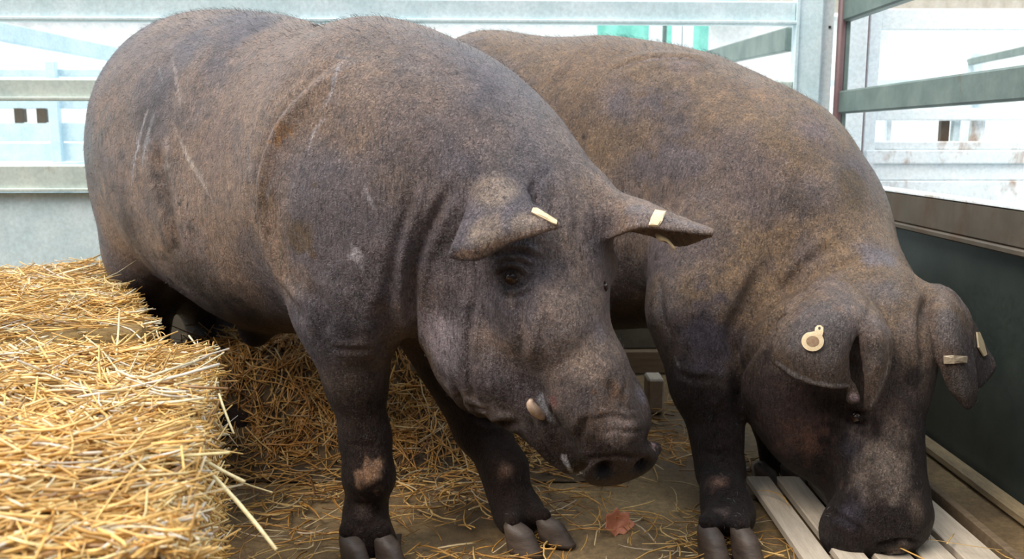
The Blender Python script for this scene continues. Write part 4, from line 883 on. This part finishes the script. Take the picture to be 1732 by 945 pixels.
# ------------------------------------------------------------------ straw
class Box:
    def __init__(s, c, h, ax, r=0.03, k=0.02):
        s.c = np.asarray(c, np.float32); s.h = np.asarray(h, np.float32)-r; s.ax = np.asarray(ax, np.float32); s.rr = r; s.k = k; s.sub = False
    def bbox(s):
        m = (np.abs(s.ax)*(s.h+s.rr)[:, None]).sum(0)+0.02; return s.c-m, s.c+m
    def d(s, p):
        q = np.abs((p-s.c) @ s.ax.T)-s.h
        n = fbm(p.reshape(-1, 3), 14, 3).reshape(p.shape[:-1])*0.022
        return np.sqrt((np.maximum(q, 0)**2).sum(-1))+np.minimum(q.max(-1), 0)-s.rr+n
def strands(name, b, d, L, w, parent, cols, bend=0.12, seed=0, kind='stuff', fork=False):
    """dry stalks: slightly flattened hollow-looking tubes, bent a little"""
    rg = np.random.default_rng(seed); n = len(b); b = np.asarray(b, float); d = np.asarray(d, float); d /= np.linalg.norm(d, axis=1)[:, None]
    s = np.cross(d, [0, 0, 1.0]); s /= np.linalg.norm(s, axis=1)[:, None]+1e-9; u = np.cross(s, d)
    rot = rg.uniform(0, math.pi, (n, 1)); s2_ = s*np.cos(rot)+u*np.sin(rot); u2_ = -s*np.sin(rot)+u*np.cos(rot)
    bd = rg.normal(0, bend, (n, 1)); bu = rg.normal(0, bend*0.6, (n, 1)); L = L[:, None]; w = w[:, None]; V = []
    K = 5
    for i in range(K):
        t = i/(K-1); c = b+d*L*(t-0.5)+(s*bd+u*bu)*L*((t-0.5)**2)*2.0; ww = w*(0.8+0.3*math.sin(2.6*t+0.4))
        for j in range(4):
            a = math.pi/2*j+0.785; V.append(c+(s2_*math.cos(a)*0.5+u2_*math.sin(a)*0.28)*ww*1.3)
    V = np.stack(V, 1); i = np.arange(n)[:, None]*(K*4); F = []
    for r in range(K-1):
        for j in range(4): F.append(i+np.array([r*4+j, r*4+(j+1) % 4, (r+1)*4+(j+1) % 4, (r+1)*4+j]))
    F.append(i+np.array([3, 2, 1, 0])); F.append(i+(K-1)*4+np.array([0, 1, 2, 3]))
    col = np.repeat(cols, K*4, axis=0)
    o = mesh(name, V.reshape(-1, 3), np.concatenate(F), M['straw'], parent, True, col); tag(o, kind=kind); return o
def straw_cols(n, rg, dirt_shade=0.0):
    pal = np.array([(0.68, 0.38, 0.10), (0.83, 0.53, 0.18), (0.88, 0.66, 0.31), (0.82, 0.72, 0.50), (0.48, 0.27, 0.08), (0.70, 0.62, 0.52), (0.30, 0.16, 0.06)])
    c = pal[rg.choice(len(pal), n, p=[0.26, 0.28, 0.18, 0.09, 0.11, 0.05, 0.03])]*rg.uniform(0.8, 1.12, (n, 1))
    return np.clip(c*(1-dirt_shade)+c*np.array([0.50, 0.36, 0.17])*dirt_shade, 0, 0.9)  # floor and heap straw darkened for dirt and for the shade they lie in
ZT = 0.42
def bale(name, label, a, b, width, seed, nt, ns, messy=0.55):
    a = np.array(a[:2]); b = np.array(b[:2]); d = b-a; L = np.linalg.norm(d); d /= L; w = np.array([d[1], -d[0]])
    if w[0] > 0: w = -w
    c = (a+b)/2+w*width/2; ax = np.array([[d[0], d[1], 0], [w[0], w[1], 0], [0, 0, 1.0]])
    V, F = sculpt([Box((c[0], c[1], ZT/2-0.008), (L/2-0.006, width/2-0.006, ZT/2-0.004), ax)], 0.011, 1); V[:, 2] = np.maximum(V[:, 2], 0.001)
    o = mesh(name, V, F, M['bale_core'], None, True); tag(o, label, 'bale', 'straw bales', 'thing')
    rg = np.random.default_rng(seed)
    t = rg.uniform(-0.02, 1.01, nt); u = rg.uniform(-0.004, 1, nt)**1.0
    p = a+d*(t*L)[:, None]+w*(u*width)[:, None]; ed = np.minimum(np.minimum(t*L, (1-t)*L), u*width)
    lump = fbm(np.stack([p[:, 0], p[:, 1], np.zeros(nt)], 1), 9, 3)*0.030
    z = ZT+lump+rg.uniform(-0.012, 0.012, nt)-0.02*np.exp(-np.maximum(ed, 0)/0.02)
    al = fbm(np.stack([p[:, 0], p[:, 1], np.full(nt, 3.3)], 1), 5, 2)*1.5
    ang = np.where(rg.random(nt) < messy, rg.uniform(-math.pi, math.pi, nt), rg.normal(0.0, 0.38, nt)+al*1.1); ang = np.where((u*width < 0.07), rg.uniform(-math.pi, math.pi, nt), ang)
    base = math.atan2(w[1], w[0])*0.35+math.pi*0.65
    D = np.stack([np.cos(ang+0.05), np.sin(ang+0.05), rg.normal(0, 0.13, nt)], 1)
    LL = rg.gamma(4.0, 0.021, nt)+0.02; LL = np.minimum(LL, 0.24)
    LL = np.where(ed < 0.05, np.minimum(LL, 0.03+np.maximum(ed, 0)*1.4), LL)
    strands('loose_straw', np.column_stack([p, z]), D, LL, rg.uniform(0.0012, 0.0036, nt), o, straw_cols(nt, rg), 0.2, seed+1)
    # straw ends on the sides: right face and the near face
    m = ns; t = rg.uniform(0.0, 1.0, m); z = rg.uniform(0.01, ZT-0.03, m)
    q = a+d*(t*L)[:, None]-w*(rg.uniform(-0.010, 0.006, m))[:, None]
    rr_ = rg.normal(0, 0.8, m); D = np.stack([rr_*d[0]-w[0]*0.15, rr_*d[1]-w[1]*0.15, rg.normal(-0.2, 0.7, m)], 1)
    out = rg.random(m) < 0.10; D[out] = np.stack([-w[0]+0*D[out, 0], -w[1]+0*D[out, 0], 0*D[out, 0]], 1)+rg.normal(0, 0.45, (out.sum(), 3))
    strands('side_straw', np.column_stack([q, z]), D, np.minimum(rg.gamma(4, 0.013, m)+0.015, np.where(out, 0.05, 0.12)), rg.uniform(0.0016, 0.0036, m), o, straw_cols(m, rg), 0.12, seed+2)
    return o, (a, b, d, w)
b1, fr1 = bale('straw_bale', 'golden straw bale at the front corner, nearest the lens', FL(352, 574, ZT), FL(296, 905, ZT), 1.15, 21, 20000, 4200)
b2, fr2 = bale('straw_bale', 'straw bale further back, against the rump of the standing pig', FL(172, 440, ZT), FL(272, 545, ZT), 1.2, 31, 8000, 1500, 0.6)
# a few long stalks that stick out of the near bale
H = [((345, 800, 0.98), (470, 945, 0.86), 0.0042), ((290, 760, 1.05), (410, 835, 0.98), 0.0040), ((395, 826, 1.15), (460, 848, 1.12), 0.002), ((160, 575, 1.35), (245, 715, 1.05), 0.0034), ((205, 540, 1.45), (190, 690, 1.15), 0.003),
     ((300, 850, 0.93), (330, 960, 0.84), 0.006), ((290, 855, 0.92), (300, 960, 0.84), 0.006), ((5, 778, 0.98), (125, 800, 0.95), 0.004), ((0, 905, 0.80), (30, 960, 0.76), 0.005), ((370, 680, 1.2), (395, 748, 1.15), 0.003)]
A_ = np.array([P(*h[0]) for h in H]); B_ = np.array([P(*h[1]) for h in H]); rg = np.random.default_rng(77)
for k in range(len(H)):
    pass
strands('long_stalk', (A_+B_)/2+np.array([0, 0, 0.012]), B_-A_, np.linalg.norm(B_-A_, axis=1), np.array([h[2] for h in H]), b1, np.tile([(0.80, 0.66, 0.36)], (len(H), 1)), 0.05, 5)

# heap of trodden straw under the first pig
def sst(a, b, x): t = np.clip((x-a)/(b-a), 0, 1); return t*t*(3-2*t)
def heap_h(x, y):
    n = fbm(np.stack([x, y, np.zeros_like(x)], 1), 6, 3)
    return 0.29*sst(1.98, 2.30, y+0.10*n)*sst(0.16, -0.22, x+0.12*n)*sst(-1.0, -0.80, x)*(0.9+0.35*n)
xs = np.linspace(-1.0, 0.2, 70); ys = np.linspace(1.90, 2.80, 60); X, Y = np.meshgrid(xs, ys, indexing='ij'); hz = heap_h(X.ravel(), Y.ravel())
V = np.stack([X.ravel(), Y.ravel(), hz+0.002], 1); i = np.arange(X.size).reshape(X.shape); F = np.stack([i[:-1, :-1], i[1:, :-1], i[1:, 1:], i[:-1, 1:]], -1).reshape(-1, 4)
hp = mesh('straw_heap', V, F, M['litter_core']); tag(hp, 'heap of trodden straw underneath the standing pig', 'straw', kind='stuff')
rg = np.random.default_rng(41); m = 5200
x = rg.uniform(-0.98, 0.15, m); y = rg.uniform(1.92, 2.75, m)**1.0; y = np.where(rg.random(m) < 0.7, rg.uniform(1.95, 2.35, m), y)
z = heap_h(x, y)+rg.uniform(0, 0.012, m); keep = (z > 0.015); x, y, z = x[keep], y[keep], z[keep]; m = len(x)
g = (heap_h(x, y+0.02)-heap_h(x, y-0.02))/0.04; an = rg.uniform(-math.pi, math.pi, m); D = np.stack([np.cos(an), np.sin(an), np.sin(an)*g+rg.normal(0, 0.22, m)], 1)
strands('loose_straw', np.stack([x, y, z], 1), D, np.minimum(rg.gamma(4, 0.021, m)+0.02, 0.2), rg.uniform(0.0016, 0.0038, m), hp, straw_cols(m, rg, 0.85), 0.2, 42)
# scattered straw on the floor
m = 5200; x = rg.uniform(-0.8, 0.95, m); y = rg.uniform(1.25, 2.75, m)
dens = np.clip(0.75+2.2*fbm(np.stack([x, y, np.full(m, 7.7)], 1), 5, 3)-np.clip((x-0.0)*1.1, 0, 1.0), 0.05, 1); dens = np.where((x < -0.02) & (y > 1.75), 1.0, dens)
dens = np.where((x > 0.47) & (x < 0.9) & (y < 1.9), 0.03, dens); dens = np.where(x > 0.55, dens*0.4, dens)
k = rg.random(m) < dens; x, y = x[k], y[k]; m = len(x); an = rg.uniform(-math.pi, math.pi, m)
D = np.stack([np.cos(an), np.sin(an), rg.normal(0, 0.04, m)], 1); zz = np.where((x > 0.47) & (x < 0.9) & (y < 1.9), 0.034, 0.006)
fs = strands('straw_litter', np.stack([x, y, zz+rg.uniform(0, 0.012, m)], 1), D, np.minimum(rg.gamma(3.2, 0.020, m)+0.015, 0.17), rg.uniform(0.0014, 0.0036, m), None, straw_cols(m, rg, 0.65), 0.22, 51)
tag(fs, 'loose straw scattered over the brown floor', 'straw', kind='stuff')

# dry leaf
def leaf():
    c = FL(1040, 898); out = []
    lob = [(0, 1.0), (18, 0.55), (42, 0.95), (62, 0.45), (95, 0.85), (125, 0.40), (160, 0.55), (180, 0.15), (200, 0.55), (235, 0.40), (265, 0.85), (298, 0.45), (318, 0.95), (342, 0.55)]
    V = [(0, 0, 0.006)]; F = []; n = len(lob)
    for r in (0.35, 0.7, 1.0):
        for a, q in lob:
            t = math.radians(a+90); rr = 0.040*q*r if r == 1.0 else 0.040*(q*0.6+0.25)*r
            X_, Y_ = rr*math.cos(t)*1.1, rr*math.sin(t); V.append((X_, Y_*0.8, 0.006+14*X_*X_+9*max(0, Y_)**2*2+0.004*math.sin(a*0.11)))
    for j in range(n):
        F.append((0, 1+j, 1+(j+1) % n))
        for r in range(2): F.append((1+r*n+j, 1+(r+1)*n+j, 1+(r+1)*n+(j+1) % n, 1+r*n+(j+1) % n))
    o = mesh('dry_leaf', V, F, M['leaf'], None, True); o.location = Vector(c)+Vector((0, 0, 0.002)); o.rotation_euler = (0.75, 0.1, 0.5); o.scale = (1.15, 1.15, 1.15)
    sm = o.modifiers.new('s', 'SUBSURF'); sm.levels = 1; sm.render_levels = 1
    so = o.modifiers.new('t', 'SOLIDIFY'); so.thickness = 0.0009
    tag(o, 'curled reddish-brown dry leaf lying on the floor between the pigs', 'leaf', kind='thing'); 
    st = horn('leaf_stalk', [Vector((0, 0, 0.006)), Vector((-0.012, -0.018, 0.006)), Vector((-0.03, -0.035, 0.004))], [0.001, 0.0009, 0.0008], M['leaf'], None)
    st.parent = o
leaf()
